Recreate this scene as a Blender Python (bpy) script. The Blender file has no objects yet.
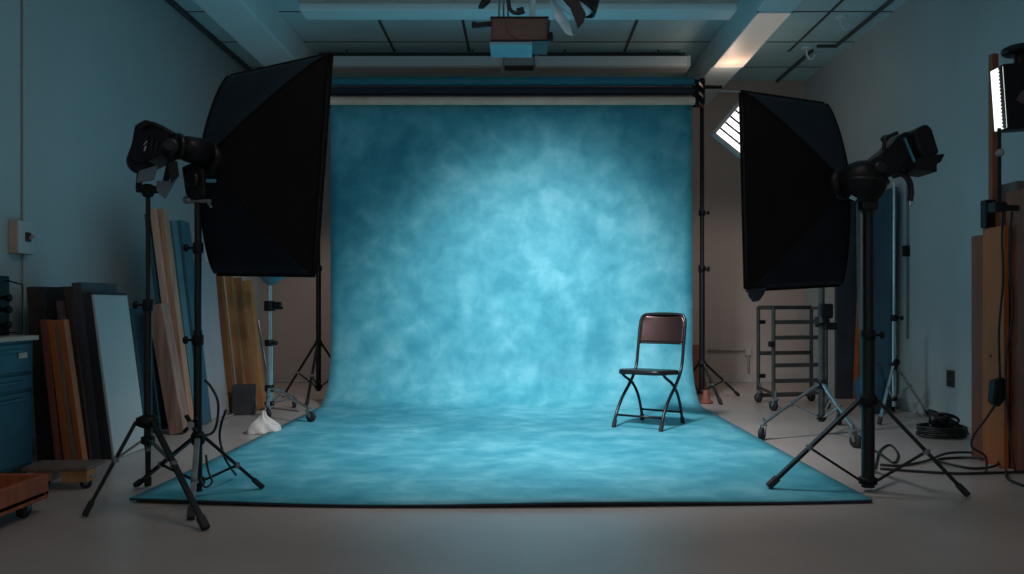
import bpy, bmesh, math, random
from mathutils import Vector, Matrix, Euler
random.seed(7)
S = bpy.context.scene
C = S.collection
H = 0.88            # camera height
F = 800.0           # focal length in pixels of the 1024x574 frame
VX, VY = 522.0, 305.0   # where the view axis meets the frame
PI = math.pi

def P(px, py, Y):   # a place seen at a pixel, at its own distance Y
    return Vector(((px - VX) * Y / F, Y, H - (py - VY) * Y / F))
def XX(px, Y): return (px - VX) * Y / F
def ZZ(py, Y): return H - (py - VY) * Y / F
def G(px, py):      # a place on the floor
    Y = F * H / (py - VY)
    return Vector(((px - VX) * Y / F, Y, 0))

# ------------------------------------------------------------------ materials
def mat(name, col, rough=0.6, metal=0.0, var=0.12, scale=6.0, bump=0.0, stretch=(1, 1, 1), spec=0.5, bscale=None, detail=4):
    m = bpy.data.materials.new(name); m.use_nodes = True
    nt = m.node_tree; N = nt.nodes; L = nt.links
    b = N['Principled BSDF']
    b.inputs['Roughness'].default_value = rough
    b.inputs['Metallic'].default_value = metal
    b.inputs['Specular IOR Level'].default_value = spec
    tc = N.new('ShaderNodeTexCoord'); mp = N.new('ShaderNodeMapping'); mp.inputs['Scale'].default_value = stretch
    L.new(tc.outputs['Object'], mp.inputs['Vector'])
    nz = N.new('ShaderNodeTexNoise'); nz.inputs['Scale'].default_value = scale; nz.inputs['Detail'].default_value = detail
    L.new(mp.outputs['Vector'], nz.inputs['Vector'])
    cr = N.new('ShaderNodeValToRGB')
    cr.color_ramp.elements[0].position = 0.3; cr.color_ramp.elements[1].position = 0.7
    lo = [max(0, c * (1 - var)) for c in col]; hi = [min(1, c * (1 + var)) for c in col]
    cr.color_ramp.elements[0].color = (*lo, 1); cr.color_ramp.elements[1].color = (*hi, 1)
    L.new(nz.outputs['Fac'], cr.inputs['Fac']); L.new(cr.outputs['Color'], b.inputs['Base Color'])
    if bump:
        n2 = N.new('ShaderNodeTexNoise'); n2.inputs['Scale'].default_value = bscale or scale * 8; n2.inputs['Detail'].default_value = 3
        L.new(mp.outputs['Vector'], n2.inputs['Vector'])
        bp = N.new('ShaderNodeBump'); bp.inputs['Strength'].default_value = bump; bp.inputs['Distance'].default_value = 0.01
        L.new(n2.outputs['Fac'], bp.inputs['Height']); L.new(bp.outputs['Normal'], b.inputs['Normal'])
    return m
def emit(name, col, strength):
    m = bpy.data.materials.new(name); m.use_nodes = True
    b = m.node_tree.nodes['Principled BSDF']
    b.inputs['Base Color'].default_value = (*col, 1)
    b.inputs['Emission Color'].default_value = (*col, 1); b.inputs['Emission Strength'].default_value = strength
    return m
def wood(name, col, var=0.25, scale=5, rough=0.6, stretch=(6, 6, 0.6)):
    return mat(name, col, rough, 0, var, scale, 0.15, stretch, detail=8)

M = {}
M['wall'] = mat('painted wall', (0.45, 0.53, 0.55), 0.75, 0, 0.05, 1.3, 0.06, bscale=60)
M['wallback'] = mat('back wall paint', (0.46, 0.385, 0.35), 0.8, 0, 0.05, 1.5, 0.06, bscale=60)
M['ceil'] = mat('ceiling tile', (0.46, 0.70, 0.75), 0.85, 0, 0.05, 3, 0.1, bscale=120)
M['grid'] = mat('ceiling grid', (0.06, 0.07, 0.075), 0.6)
M['beam'] = mat('beam paint', (0.64, 0.79, 0.83), 0.6, 0, 0.04, 2)
M['fixture'] = mat('fixture enamel', (0.80, 0.90, 0.93), 0.45, 0, 0.03, 2)
M['floor'] = mat('floor paint', (0.42, 0.345, 0.32), 0.32, 0, 0.12, 1.6, 0.05, bscale=14, detail=7)
M['base'] = mat('baseboard paint', (0.42, 0.38, 0.36), 0.5)
M['black'] = mat('black metal', (0.009, 0.009, 0.010), 0.38, 0.3, 0.2, 20)
M['matt'] = mat('black plastic', (0.008, 0.008, 0.010), 0.42, 0, 0.2, 20, spec=.2)
M['fabric'] = mat('black softbox fabric', (0.0055, 0.0045, 0.005), 0.8, 0, 0.25, 9, 0.25, bscale=40, spec=0.10)
M['fablit'] = mat('lit softbox fabric', (0.010, 0.013, 0.022), 0.65, 0, 0.25, 9, 0.2, bscale=40, spec=0.15)  # same black fabric, bluish light on top and bottom panels painted in
M['silver'] = mat('silver lining', (0.6, 0.6, 0.6), 0.4, 0.6)
M['rubber'] = mat('rubber', (0.015, 0.015, 0.015), 0.7)
M['chrome'] = mat('chrome', (0.55, 0.57, 0.58), 0.22, 0.9, 0.08, 10)
M['steel'] = mat('dull steel', (0.22, 0.23, 0.235), 0.4, 0.6, 0.15, 14)
M['rackmetal'] = mat('rack steel', (0.085, 0.078, 0.072), 0.45, 0.5, 0.2, 14)
M['chair'] = mat('chair black enamel', (0.015, 0.013, 0.014), 0.3, 0.2, 0.2, 20)
M['chairback'] = mat('chair brown steel', (0.075, 0.040, 0.038), 0.30, 0.75, 0.15, 5)
M['cable'] = mat('cable', (0.012, 0.011, 0.012), 0.5)
M['graycable'] = mat('grey cable', (0.30, 0.28, 0.27), 0.5)
M['bluecab'] = mat('blue cabinet enamel', (0.018, 0.082, 0.125), 0.45, 0.1, 0.15, 5)
M['tan'] = mat('tan laminate', (0.55, 0.42, 0.34), 0.5)
M['beige'] = mat('beige plastic', (0.50, 0.36, 0.30), 0.5)
M['white'] = mat('white panel', (0.50, 0.52, 0.53), 0.55, 0, 0.04, 3)
M['lilac'] = mat('pale grey panel', (0.42, 0.40, 0.42), 0.6, 0, 0.05, 3)
M['teal'] = mat('teal panel', (0.04, 0.125, 0.16), 0.55, 0, 0.15, 4)
M['bluep'] = mat('blue panel', (0.024, 0.095, 0.15), 0.5, 0, 0.15, 4)
M['paleteal'] = mat('pale teal panel', (0.10, 0.20, 0.235), 0.55, 0, 0.12, 4)
M['navy'] = mat('navy board', (0.035, 0.045, 0.065), 0.6)
M['dark'] = mat('dark board', (0.030, 0.027, 0.031), 0.6, 0, 0.25, 8)
M['dgrey'] = mat('charcoal board', (0.062, 0.062, 0.076), 0.6, 0, 0.2, 8)
M['dbrown'] = wood('dark brown wood', (0.065, 0.034, 0.027))
M['plum'] = wood('plum wood', (0.12, 0.055, 0.06))
M['rust'] = wood('rust wood', (0.21, 0.06, 0.04), 0.15)
M['orange'] = wood('orange wood', (0.40, 0.105, 0.022), 0.15)
M['cream'] = wood('pale pine', (0.66, 0.41, 0.31), 0.12)
M['pine'] = wood('pine', (0.52, 0.27, 0.17))
M['greywood'] = wood('weathered plywood', (0.36, 0.20, 0.15), 0.35)
M['shadedeck'] = wood('shaded deck wood', (0.17, 0.105, 0.085), 0.3)  # deck wood with the shade on the dolly put into its colour
M['honeydark'] = wood('dark honey plank', (0.28, 0.115, 0.04), 0.25)
M['yellow'] = wood('honey plank', (0.42, 0.19, 0.07), 0.2)
M['ply'] = wood('plywood', (0.42, 0.115, 0.025), 0.10, 4)
M['redwood'] = wood('red brown wood', (0.21, 0.058, 0.026))
M['crate'] = wood('orange crate wood', (0.36, 0.085, 0.028), 0.25)
M['cloth'] = mat('white cloth', (0.72, 0.64, 0.60), 0.9, 0, 0.08, 6, 0.3)
M['bluefab'] = mat('blue fabric', (0.02, 0.075, 0.13), 0.8, 0, 0.25, 6, 0.3)
M['projbody'] = mat('brown casing', (0.075, 0.031, 0.021), 0.45, 0, 0.2, 10)
M['bluemetal'] = mat('blue metal plate', (0.10, 0.24, 0.30), 0.4, 0.2)
M['rollteal'] = mat('rolled teal paper', (0.02, 0.17, 0.23), 0.7, 0, 0.1, 3)
M['rollnavy'] = mat('rolled navy paper', (0.012, 0.018, 0.03), 0.7)
M['core'] = mat('cardboard core', (0.86, 0.55, 0.42), 0.7)
M['greyplate'] = mat('grey metal plate', (0.14, 0.17, 0.20), 0.45, 0.4)
M['label'] = mat('blue label', (0.04, 0.22, 0.30), 0.4)
M['sticker'] = mat('dusty pink sticker', (0.07, 0.045, 0.05), 0.6)
M['partition'] = mat('partition paint', (0.11, 0.105, 0.11), 0.75)
M['redplastic'] = mat('red plastic', (0.40, 0.05, 0.02), 0.5)
M['diff'] = emit('softbox front', (0.86, 0.95, 1.0), 1.15)
M['tube'] = emit('fluorescent tube', (1.0, 0.97, 0.95), 1.5)
M['led'] = emit('led strip', (0.90, 1.0, 0.98), 1.5)
M['panel'] = emit('ceiling light diffuser', (1.0, 0.80, 0.68), 0.13)
M['fglass'] = mat('lamp glass', (0.45, 0.62, 0.70), 0.25)

def backdrop_mat():
    m = bpy.data.materials.new('hand painted blue muslin'); m.use_nodes = True
    nt = m.node_tree; N = nt.nodes; L = nt.links; b = N['Principled BSDF']
    b.inputs['Roughness'].default_value = 0.62; b.inputs['Specular IOR Level'].default_value = 0.25
    tc = N.new('ShaderNodeTexCoord')
    n1 = N.new('ShaderNodeTexNoise'); n1.inputs['Scale'].default_value = 1.7; n1.inputs['Detail'].default_value = 3; n1.inputs['Roughness'].default_value = .5; n1.inputs['Distortion'].default_value = .3
    n2 = N.new('ShaderNodeTexNoise'); n2.inputs['Scale'].default_value = 5.6; n2.inputs['Detail'].default_value = 6; n2.inputs['Roughness'].default_value = .55; n2.inputs['Distortion'].default_value = .25
    L.new(tc.outputs['Object'], n1.inputs['Vector']); L.new(tc.outputs['Object'], n2.inputs['Vector'])
    a = N.new('ShaderNodeMath'); a.operation = 'MULTIPLY'; a.inputs[1].default_value = 0.45; L.new(n1.outputs['Fac'], a.inputs[0])
    c = N.new('ShaderNodeMath'); c.operation = 'MULTIPLY_ADD'; c.inputs[1].default_value = 0.55; L.new(n2.outputs['Fac'], c.inputs[0]); L.new(a.outputs[0], c.inputs[2])
    r = N.new('ShaderNodeValToRGB'); e = r.color_ramp.elements
    e[0].position = 0.36; e[0].color = (0.045, 0.28, 0.375, 1)
    e[1].position = 0.70; e[1].color = (0.21, 0.54, 0.635, 1)
    x = e.new(0.50); x.color = (0.085, 0.37, 0.465, 1)
    L.new(c.outputs[0], r.inputs['Fac']); L.new(r.outputs['Color'], b.inputs['Base Color'])
    return m
M['backdrop'] = backdrop_mat()

# ------------------------------------------------------------------ mesh helpers
def V(*a): return Vector(a)
def merge(bm, t):
    me = bpy.data.meshes.new('t'); t.to_mesh(me); bm.from_mesh(me); bpy.data.meshes.remove(me); t.free()
def box(bm, c, s, rot=None, bev=0.0, seg=2):
    t = bmesh.new(); bmesh.ops.create_cube(t, size=1.0)
    bmesh.ops.scale(t, vec=Vector(s), verts=t.verts)
    if bev: bmesh.ops.bevel(t, geom=t.edges[:], offset=min(bev, min(s) * .45), segments=seg, affect='EDGES', profile=.5)
    mt = Matrix.Translation(Vector(c))
    if rot is not None: mt = mt @ (rot.to_4x4() if isinstance(rot, Matrix) else Euler(rot).to_matrix().to_4x4())
    bmesh.ops.transform(t, matrix=mt, verts=t.verts)
    merge(bm, t)
def basis(d, up=None):
    d = d.normalized()
    u = Vector(up) if up is not None else (V(0, 0, 1) if abs(d.z) < .95 else V(0, 1, 0))
    x = u.cross(d)
    if x.length < 1e-6: x = V(1, 0, 0).cross(d)
    x.normalize(); y = d.cross(x).normalized()
    return Matrix((x, y, d)).transposed()       # columns x, y, d
def bar(bm, p0, p1, w, h, bev=0.0, up=None):     # a rectangular bar between two places
    p0, p1 = Vector(p0), Vector(p1)
    box(bm, (p0 + p1) / 2, (w, h, (p1 - p0).length), basis(p1 - p0, up), bev)
def cyl(bm, p0, p1, r0, r1=None, seg=16):
    p0, p1 = Vector(p0), Vector(p1); r1 = r0 if r1 is None else r1
    t = bmesh.new(); bmesh.ops.create_cone(t, cap_ends=True, segments=seg, radius1=r0, radius2=r1, depth=(p1 - p0).length)
    bmesh.ops.transform(t, matrix=Matrix.Translation((p0 + p1) / 2) @ basis(p1 - p0).to_4x4(), verts=t.verts)
    merge(bm, t)
def smooth_path(pts, n=6):
    pts = [Vector(p) for p in pts]
    if len(pts) < 3: return pts
    out = []
    for i in range(len(pts) - 1):
        p0 = pts[max(i - 1, 0)]; p1 = pts[i]; p2 = pts[i + 1]; p3 = pts[min(i + 2, len(pts) - 1)]
        for k in range(n):
            t = k / n
            out.append(.5 * ((2 * p1) + (p2 - p0) * t + (2 * p0 - 5 * p1 + 4 * p2 - p3) * t * t + (3 * p1 - p0 - 3 * p2 + p3) * t ** 3))
    out.append(pts[-1]); return out
def tube(bm, pts, r, seg=10, smooth=0):
    pts = smooth_path(pts, smooth) if smooth else [Vector(p) for p in pts]
    rings = []; up = None
    for i, p in enumerate(pts):
        d = (pts[min(i + 1, len(pts) - 1)] - pts[max(i - 1, 0)])
        if d.length < 1e-9: d = V(0, 0, 1)
        d.normalize()
        if up is None: up = V(0, 0, 1) if abs(d.z) < .9 else V(0, 1, 0)
        x = up.cross(d)
        if x.length < 1e-4: x = V(1, .3, 0).cross(d)
        x.normalize(); y = d.cross(x).normalized(); up = y
        rr = r(i / max(1, len(pts) - 1)) if callable(r) else r
        rings.append([bm.verts.new(p + rr * (math.cos(2 * PI * k / seg) * x + math.sin(2 * PI * k / seg) * y)) for k in range(seg)])
    for a, b in zip(rings, rings[1:]):
        for k in range(seg):
            f = bm.faces.new((a[k], a[(k + 1) % seg], b[(k + 1) % seg], b[k])); f.smooth = True
    bm.faces.new(rings[0][::-1]); bm.faces.new(rings[-1])
def lathe(bm, prof, origin, axis=(0, 0, 1), seg=24):   # prof: (radius, distance along the axis)
    B = basis(Vector(axis)); o = Vector(origin); rings = []
    for r, h in prof:
        rings.append([bm.verts.new(o + B @ V(r * math.cos(2 * PI * k / seg), r * math.sin(2 * PI * k / seg), h)) for k in range(seg)])
    for a, b in zip(rings, rings[1:]):
        for k in range(seg):
            f = bm.faces.new((a[k], a[(k + 1) % seg], b[(k + 1) % seg], b[k])); f.smooth = True
    bm.faces.new(rings[0][::-1]); bm.faces.new(rings[-1])
def prism(bm, poly, thick, bev=0.0):    # closed outline of 3-D points in one plane, given thickness along the normal, centred
    t = bmesh.new(); pts = [Vector(p) for p in poly]
    n = Vector((0, 0, 0))
    for i in range(len(pts)): n += pts[i].cross(pts[(i + 1) % len(pts)])
    n.normalize()
    a = [t.verts.new(p + n * thick / 2) for p in pts]; b = [t.verts.new(p - n * thick / 2) for p in pts]
    t.faces.new(a); t.faces.new(b[::-1])
    for i in range(len(pts)):
        j = (i + 1) % len(pts); t.faces.new((a[j], a[i], b[i], b[j]))
    bmesh.ops.recalc_face_normals(t, faces=t.faces)
    if bev: bmesh.ops.bevel(t, geom=t.edges[:], offset=bev, segments=2, affect='EDGES', profile=.5)
    merge(bm, t)
def torus_arc(c, r, a0, a1, n, B):
    return [Vector(c) + B @ V(r * math.cos(a0 + (a1 - a0) * k / n), r * math.sin(a0 + (a1 - a0) * k / n), 0) for k in range(n + 1)]

# ------------------------------------------------------------------ object helpers
def link(name, bm, m, loc=(0, 0, 0), parent=None, smooth=None):
    loc = Vector(loc)
    bmesh.ops.recalc_face_normals(bm, faces=bm.faces)
    bmesh.ops.translate(bm, vec=-loc, verts=bm.verts)
    me = bpy.data.meshes.new(name); bm.to_mesh(me); bm.free()
    if smooth:
        for p in me.polygons: p.use_smooth = True
    me.materials.append(M[m] if isinstance(m, str) else m)
    o = bpy.data.objects.new(name, me); C.objects.link(o)
    return o
class B:      # a mesh being collected
    def __init__(s): s.bm = bmesh.new()
def origin_of(o):
    v = Vector((0, 0, 0))
    while o is not None: v += o.location; o = o.parent
    return v
def thing(name, label, cat, loc, group=None):
    o = bpy.data.objects.new(name, None); C.objects.link(o); o.empty_display_size = .1
    o.location = loc; o['label'] = label; o['category'] = cat
    if group: o['group'] = group
    return o
def part(name, bm, m, parent, label=None, smooth=None):
    o = link(name, bm, m, origin_of(parent), smooth=smooth)
    o.location = (0, 0, 0); o.parent = parent
    if label: o['label'] = label
    return o
def single(name, bm, m, loc, label, cat, group=None, smooth=None):
    o = link(name, bm, m, loc, smooth=smooth); o.location = loc
    o['label'] = label; o['category'] = cat
    if group: o['group'] = group
    return o
def struct(name, bm, m):
    o = link(name, bm, m); o['kind'] = 'structure'; return o
def new(): return bmesh.new()

# ------------------------------------------------------------------ the room
XL, XR, YB, ZC, YF = -2.95, 3.22, 9.1, H + 2.55, -0.6
bm = new(); box(bm, ((XL + XR) / 2, (YB + YF) / 2, -.05), (XR - XL + .2, YB - YF + .2, .1)); struct('floor', bm, 'floor')
bm = new(); box(bm, ((XL + XR) / 2, (YB + YF) / 2, ZC + .05), (XR - XL + .2, YB - YF + .2, .1)); ce = struct('ceiling', bm, 'ceil')
bm = new(); box(bm, (XL - .05, (YB + YF) / 2, ZC / 2), (.1, YB - YF, ZC)); struct('wall_left', bm, 'wall')
bm = new(); box(bm, (XR + .05, (YB + YF) / 2, ZC / 2), (.1, YB - YF, ZC)); struct('wall_right', bm, 'wall')
bm = new(); box(bm, ((XL + XR) / 2, YB + .05, ZC / 2), (XR - XL + .2, .1, ZC)); struct('wall_back', bm, 'wallback')
bm = new()
box(bm, ((XL + XR) / 2, YB - .012, .05), (XR - XL, .024, .10), bev=.004); box(bm, ((XL + XR) / 2, YB - .02, .012), (XR - XL, .04, .024), bev=.006)
struct('baseboard_back', bm, 'base')
bm = new(); box(bm, (XR - .01, (YB + YF) / 2, .045), (.02, YB - YF - .06, .09), bev=.004); struct('baseboard_right', bm, 'wall')
bm = new(); box(bm, (XL + .01, (YB + YF) / 2, .045), (.02, YB - YF - .06, .09), bev=.004); struct('baseboard_left', bm, 'wall')
# tile grid of the ceiling
bm = new()
for x in (-2.68, -1.28, -.53, .24, 1.03, 2.68): box(bm, (x, 6.35, ZC - .002), (.026, 3.4, .004))
for y in (5.35, 6.15, 6.95, 7.75, 8.57): box(bm, ((XL + XR) / 2 + .0, y, ZC - .0015), (XR - XL, .02, .003))
g = part('ceiling_grid', bm, 'grid', ce)
# the two long box beams that run away from the camera
def beam(name, xa, xb):
    z0 = H + 2.28
    b = new(); box(b, ((xa + xb) / 2, (YB + 2.0) / 2, (z0 + ZC) / 2), (xb - xa, YB - 2.0, ZC - z0), bev=.008); return struct(name, b, 'beam')
beam('trim_1', -2.47, -2.11); rb = beam('trim_2', 1.82, 2.11)
# cross beam near the camera, shallow, under the ceiling between the two long ones
bm = new(); box(bm, (-.03, 6.35, (H + 2.30 + ZC) / 2), (3.42, .22, ZC - H - 2.30), bev=.01); struct('trim_3', bm, 'beam')
bm = new(); box(bm, (-.03, 6.225, H + 2.36), (3.42, .012, .02)); struct('trim_4', bm, 'base')
# dark mouldings where ceiling and side walls meet
bm = new(); box(bm, (XL + .02, 6.2, ZC - .02), (.04, 5.6, .04), bev=.005); struct('trim_5', bm, 'grid')
bm = new(); box(bm, (3.075, 5.9, ZC - .014), (.03, 3.9, .028), bev=.004); box(bm, (2.99, 7.84, ZC - .014), (.2, .03, .028), bev=.004)
struct('trim_6', bm, 'grid')
bm = new(); box(bm, (2.89, 8.52, ZC - .014), (.03, 1.1, .028), bev=.004); struct('trim_7', bm, 'grid')
# half height partition at the right edge, carrying the boards there
bm = new(); box(bm, ((2.70 + XR) / 2, 4.50, .78), (XR - 2.70, .26, 1.56), bev=.01); struct('trim_8', bm, 'partition')

# ceiling light let into the right beam
def ceiling_panel():
    z = H + 2.28
    t = thing('ceiling_light_panel', 'lit warm white rectangular light panel under the right ceiling beam', 'ceiling light', (1.965, 6.93, z))
    b = new()
    for sx in (-1, 1): box(b, (1.965 + sx * .136, 6.93, z - .006), (.012, 1.44, .012))
    for sy in (-1, 1): box(b, (1.965, 6.93 + sy * .714, z - .006), (.284, .012, .012))
    part('frame', b, 'beam', t)
    b = new(); box(b, (1.965, 6.93, z - .004), (.262, 1.416, .006)); part('diffuser', b, 'panel', t)
ceiling_panel()

# long strip fixtures crossing above the backdrop
def strip(x0, x1, label, gap=True):
    t = thing('ceiling_strip_fixture', label, 'light fixture', ((x0 + x1) / 2, 8.0, H + 2.35), 'strip fixtures above the backdrop')
    b = new(); box(b, ((x0 + x1) / 2, 7.99, H + 2.41), (x1 - x0, .20, .10), bev=.012); part('housing', b, 'fixture', t)
    b = new(); box(b, ((x0 + x1) / 2, 7.99, H + 2.352), (x1 - x0 - .04, .17, .02), bev=.006); part('diffuser', b, 'white', t, 'pale diffuser strip')
    for s in (x0 + .012, x1 - .012):
        b = new(); box(b, (s, 7.99, H + 2.408), (.026, .212, .108), bev=.006); part('end_cap', b, 'beam', t)
    for s in (x0 + .3, x1 - .3):
        b = new(); cyl(b, (s, 7.99, H + 2.455), (s, 7.99, ZC), .008); part('hanger', b, 'grid', t)
strip(-2.05, -.19, 'pale ceiling strip fixture above the backdrop, left of the short coupling box')
strip(.13, 1.66, 'pale ceiling strip fixture above the backdrop, right of the short coupling box')
t = thing('coupling_box', 'short pale coupling box joining the two ceiling strip fixtures', 'junction box', (-.03, 7.98, H + 2.38))
b = new(); box(b, (-.03, 7.99, H + 2.415), (.30, .15, .085), bev=.006); part('box', b, 'wall', t)
b = new(); box(b, (-.03, 7.99, H + 2.366), (.28, .14, .012)); part('cover_plate', b, 'grid', t)
b = new(); box(b, (-.03, 7.99, H + 2.504), (.05, .05, .092)); part('hanger', b, 'grid', t)
# dark rail above the strip fixtures
bm = new(); box(bm, (-.2, 8.10, ZC - .014), (3.7, .05, .028), bev=.005); single('ceiling_rail', bm, 'grid', (-.2, 8.10, ZC - .014), 'thin dark rail fixed along the ceiling in front of the strip fixtures', 'rail')

# ------------------------------------------------------------------ backdrop
def backdrop():
    xl, xr, yb, R, zt = -1.72, 1.53, 7.2, 0.45, 2.70
    prof = []
    for k in range(15): prof.append((yb, zt - (zt - R) * k / 14))
    for k in range(1, 13):
        a = PI / 2 * k / 12; prof.append((yb - R + R * math.cos(a), R - R * math.sin(a)))
    n = 26
    for k in range(1, n + 1): prof.append((yb - R - (yb - R - 3.46) * k / n, 0))
    nx = 40
    def make(off, thick, grow=0.0):
        b = new(); grid = []
        for i, (y, z) in enumerate(prof):
            row = []
            fl = max(0, i - 27) / n
            for j in range(nx + 1):
                u = j / nx
                x = xl + (xr - xl) * u + (u - .5) * (.05 * fl)
                wav = .006 * math.sin(u * 9 + z * 1.3) * (1 if z > R else 0)
                yy = y + wav
                if fl > 0:
                    yy = y + .11 * (2 * u - 1) ** 2 * fl ** 4 - .012 * math.sin(u * 7) * fl
                    # the front edge lifts a little off the floor
                    z2 = z + .010 * (fl ** 10) * (1 + .6 * math.sin(u * 11 + 1))
                else: z2 = z
                row.append((x, yy, z2))
            grid.append(row)
        # normals by finite difference in the profile plane
        vs = [[None] * (nx + 1) for _ in grid]
        vb = [[None] * (nx + 1) for _ in grid]
        for i in range(len(grid)):
            p = prof[max(i - 1, 0)]; q = prof[min(i + 1, len(prof) - 1)]
            ty, tz = q[0] - p[0], q[1] - p[1]; l = math.hypot(ty, tz); ny, nz = tz / l, -ty / l   # towards the camera / up
            for j in range(nx + 1):
                x, y, z = grid[i][j]
                vs[i][j] = b.verts.new((x, y + ny * (off + thick), z + nz * (off + thick)))
                vb[i][j] = b.verts.new((x, y + ny * off, z + nz * off))
        m_, n_ = len(grid) - 1, nx
        for i in range(m_):
            for j in range(n_):
                f = b.faces.new((vs[i][j], vs[i][j + 1], vs[i + 1][j + 1], vs[i + 1][j])); f.smooth = True
                f = b.faces.new((vb[i][j], vb[i + 1][j], vb[i + 1][j + 1], vb[i][j + 1])); f.smooth = True
            b.faces.new((vs[i][0], vs[i + 1][0], vb[i + 1][0], vb[i][0])); b.faces.new((vs[i][n_], vb[i][n_], vb[i + 1][n_], vs[i + 1][n_]))
        for j in range(n_):
            b.faces.new((vs[0][j], vb[0][j], vb[0][j + 1], vs[0][j + 1])); b.faces.new((vs[m_][j], vs[m_][j + 1], vb[m_][j + 1], vb[m_][j]))
        return b
    t = thing('studio_backdrop', 'mottled blue painted backdrop sweeping down across the floor', 'backdrop', (-.1, 6.9, 0))
    part('painted_sheet', make(.012, .003), 'backdrop', t)
    part('edge_shade', make(.002, .010), 'rollnavy', t, 'dark shadow layer under the edge')  # dark layer standing in for the shadow below the sheet's edge
backdrop()
ROLLX0, ROLLX1 = -1.745, 1.545
def roll(name, z, y, r, m, label, x0=ROLLX0, x1=ROLLX1):
    t = thing(name, label, 'backdrop roll', ((x0 + x1) / 2, y, z), 'rolls on the backdrop support')
    b = new(); cyl(b, (x0, y, z), (x1, y, z), r, seg=28); part('roll', b, m, t, smooth=False)
    for s, e in ((x0, -1), (x1, 1)):
        b = new(); cyl(b, (s, y, z), (s + e * .025, y, z), r * .6, seg=20); cyl(b, (s + e * .025, y, z), (s + e * .05, y, z), r * .3, seg=12); part('core_end', b, 'matt', t)
    return t
roll('backdrop_roll', 2.707, 7.165, .036, 'core', 'pale tan cardboard tube the blue backdrop hangs from')
roll('backdrop_roll', ZZ(91.3, 7.2), 7.2, .037, 'rollnavy', 'dark navy roll between the tan tube and the teal roll')
roll('backdrop_roll', ZZ(81.5, 7.2), 7.2, .038, 'rollteal', 'teal blue roll, topmost on the backdrop support')

# ------------------------------------------------------------------ stands
def caster(bm_w, bm_f, p, r, yaw=0.0, top=None):
    """wheel and fork standing on the floor at p"""
    d = V(math.cos(yaw), math.sin(yaw), 0); a = V(-d.y, d.x, 0); c = V(p[0], p[1], r)
    lathe(bm_w, [(r * .5, -.013), (r * .93, -.013), (r, -.007), (r, .007), (r * .93, .013), (r * .5, .013)], c, a, 20)
    for s in (-1, 1): bar(bm_f, c + a * .018 * s, c + a * .018 * s + d * r * .55 + V(0, 0, r * 1.25), .022, .004, up=a)
    box(bm_f, c + d * r * .55 + V(0, 0, r * 1.3), (.045, .045, .012), bev=.004)
    cyl(bm_f, c + d * r * .55 + V(0, 0, r * 1.3), c + d * r * .55 + V(0, 0, top or r * 1.9), .009, seg=10)
    cyl(bm_f, c - a * .02, c + a * .02, .006, seg=8)

def collar(parent, p, r, knob_dir, m='matt', h=.05):
    b = new(); lathe(b, [(r * .9, -h / 2), (r, -h / 2 + .006), (r, h / 2 - .006), (r * .9, h / 2)], p, (0, 0, 1), 20)
    c = part('collar', b, m, parent)
    d = Vector(knob_dir).normalized(); b = new(); cyl(b, Vector(p) + d * r * .7, Vector(p) + d * (r + .02), .006, seg=8)
    lathe(b, [(.012, 0), (.018, .004), (.018, .016), (.011, .022)], Vector(p) + d * (r + .016), d, 12)
    part('knob', b, m, c)
    return c

def stand(label, xy, segs, hub_z, feet, low_z, m='black', legw=.020, group='light stands', brace=.55, brm=None, foot='rubber', hubw=.010, collars=(), legm=None, name='light_stand', cat='light stand', wheel=0.0, kd=(1, -.4, 0)):
    x, y = xy
    t = thing(name, label, cat, (x, y, 0), group)
    for i, (z0, z1, r) in enumerate(segs):
        b = new(); cyl(b, (x, y, z0), (x, y, z1), r, seg=18); part('pole' if i == 0 else 'upper_pole', b, m if not isinstance(m, (list, tuple)) else m[i], t, smooth=False)
    for z, r in collars: collar(t, (x, y, z), r, kd)
    r0 = segs[0][2]
    b = new(); lathe(b, [(r0 + .004, -.03), (r0 + hubw + .002, -.016), (r0 + hubw + .002, .014), (r0 + .004, .028)], (x, y, hub_z), (0, 0, 1), 20)
    part('hub', b, 'matt', t)
    b = new(); lathe(b, [(r0 + .003, -.018), (r0 + .012, -.014), (r0 + .012, .014), (r0 + .003, .018)], (x, y, low_z), (0, 0, 1), 20)
    part('lower_hub', b, 'matt', t)
    for i, fxy in enumerate(feet):
        lift = .015 if (-1.75 < fxy[0] < 1.56 and 3.5 < fxy[1] < 7.1) else 0
        f = Vector((fxy[0], fxy[1], .018 + wheel * 2 + lift)); o = V(f.x - x, f.y - y, 0).normalized()
        a = V(x, y, hub_z) + o * (r0 + hubw)
        lm = (legm[i] if legm else m if not isinstance(m, (list, tuple)) else m[0])
        b = new(); bar(b, a, f, legw, legw * .62, bev=.003); l = part('leg', b, lm, t)
        d = (f - a).normalized()
        b = new()
        if wheel:
            fb = new(); caster(b, fb, (f.x, f.y), wheel, math.atan2(-o.y, -o.x) + .5, top=f.z - lift)
            for q in (b, fb): bmesh.ops.translate(q, vec=(0, 0, lift), verts=q.verts)
            w = part('caster_wheel', b, 'rubber', l); part('caster_fork', fb, 'steel', l)
        else:
            bar(b, f - d * .05, f + d * .012, legw * 1.35, legw * 1.0, bev=.005); part('rubber_foot', b, foot, l)
        k = a.lerp(f, brace)
        b = new(); bar(b, V(x, y, low_z) + o * (r0 + .006), k, legw * .62, legw * .4, bev=.002)
        part('brace', b, brm or lm, t)
        b = new(); cyl(b, k - V(0, 0, .012), k + V(0, 0, .012), legw * .62, seg=10); part('rivet', b, 'steel', l)
    return t

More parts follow.
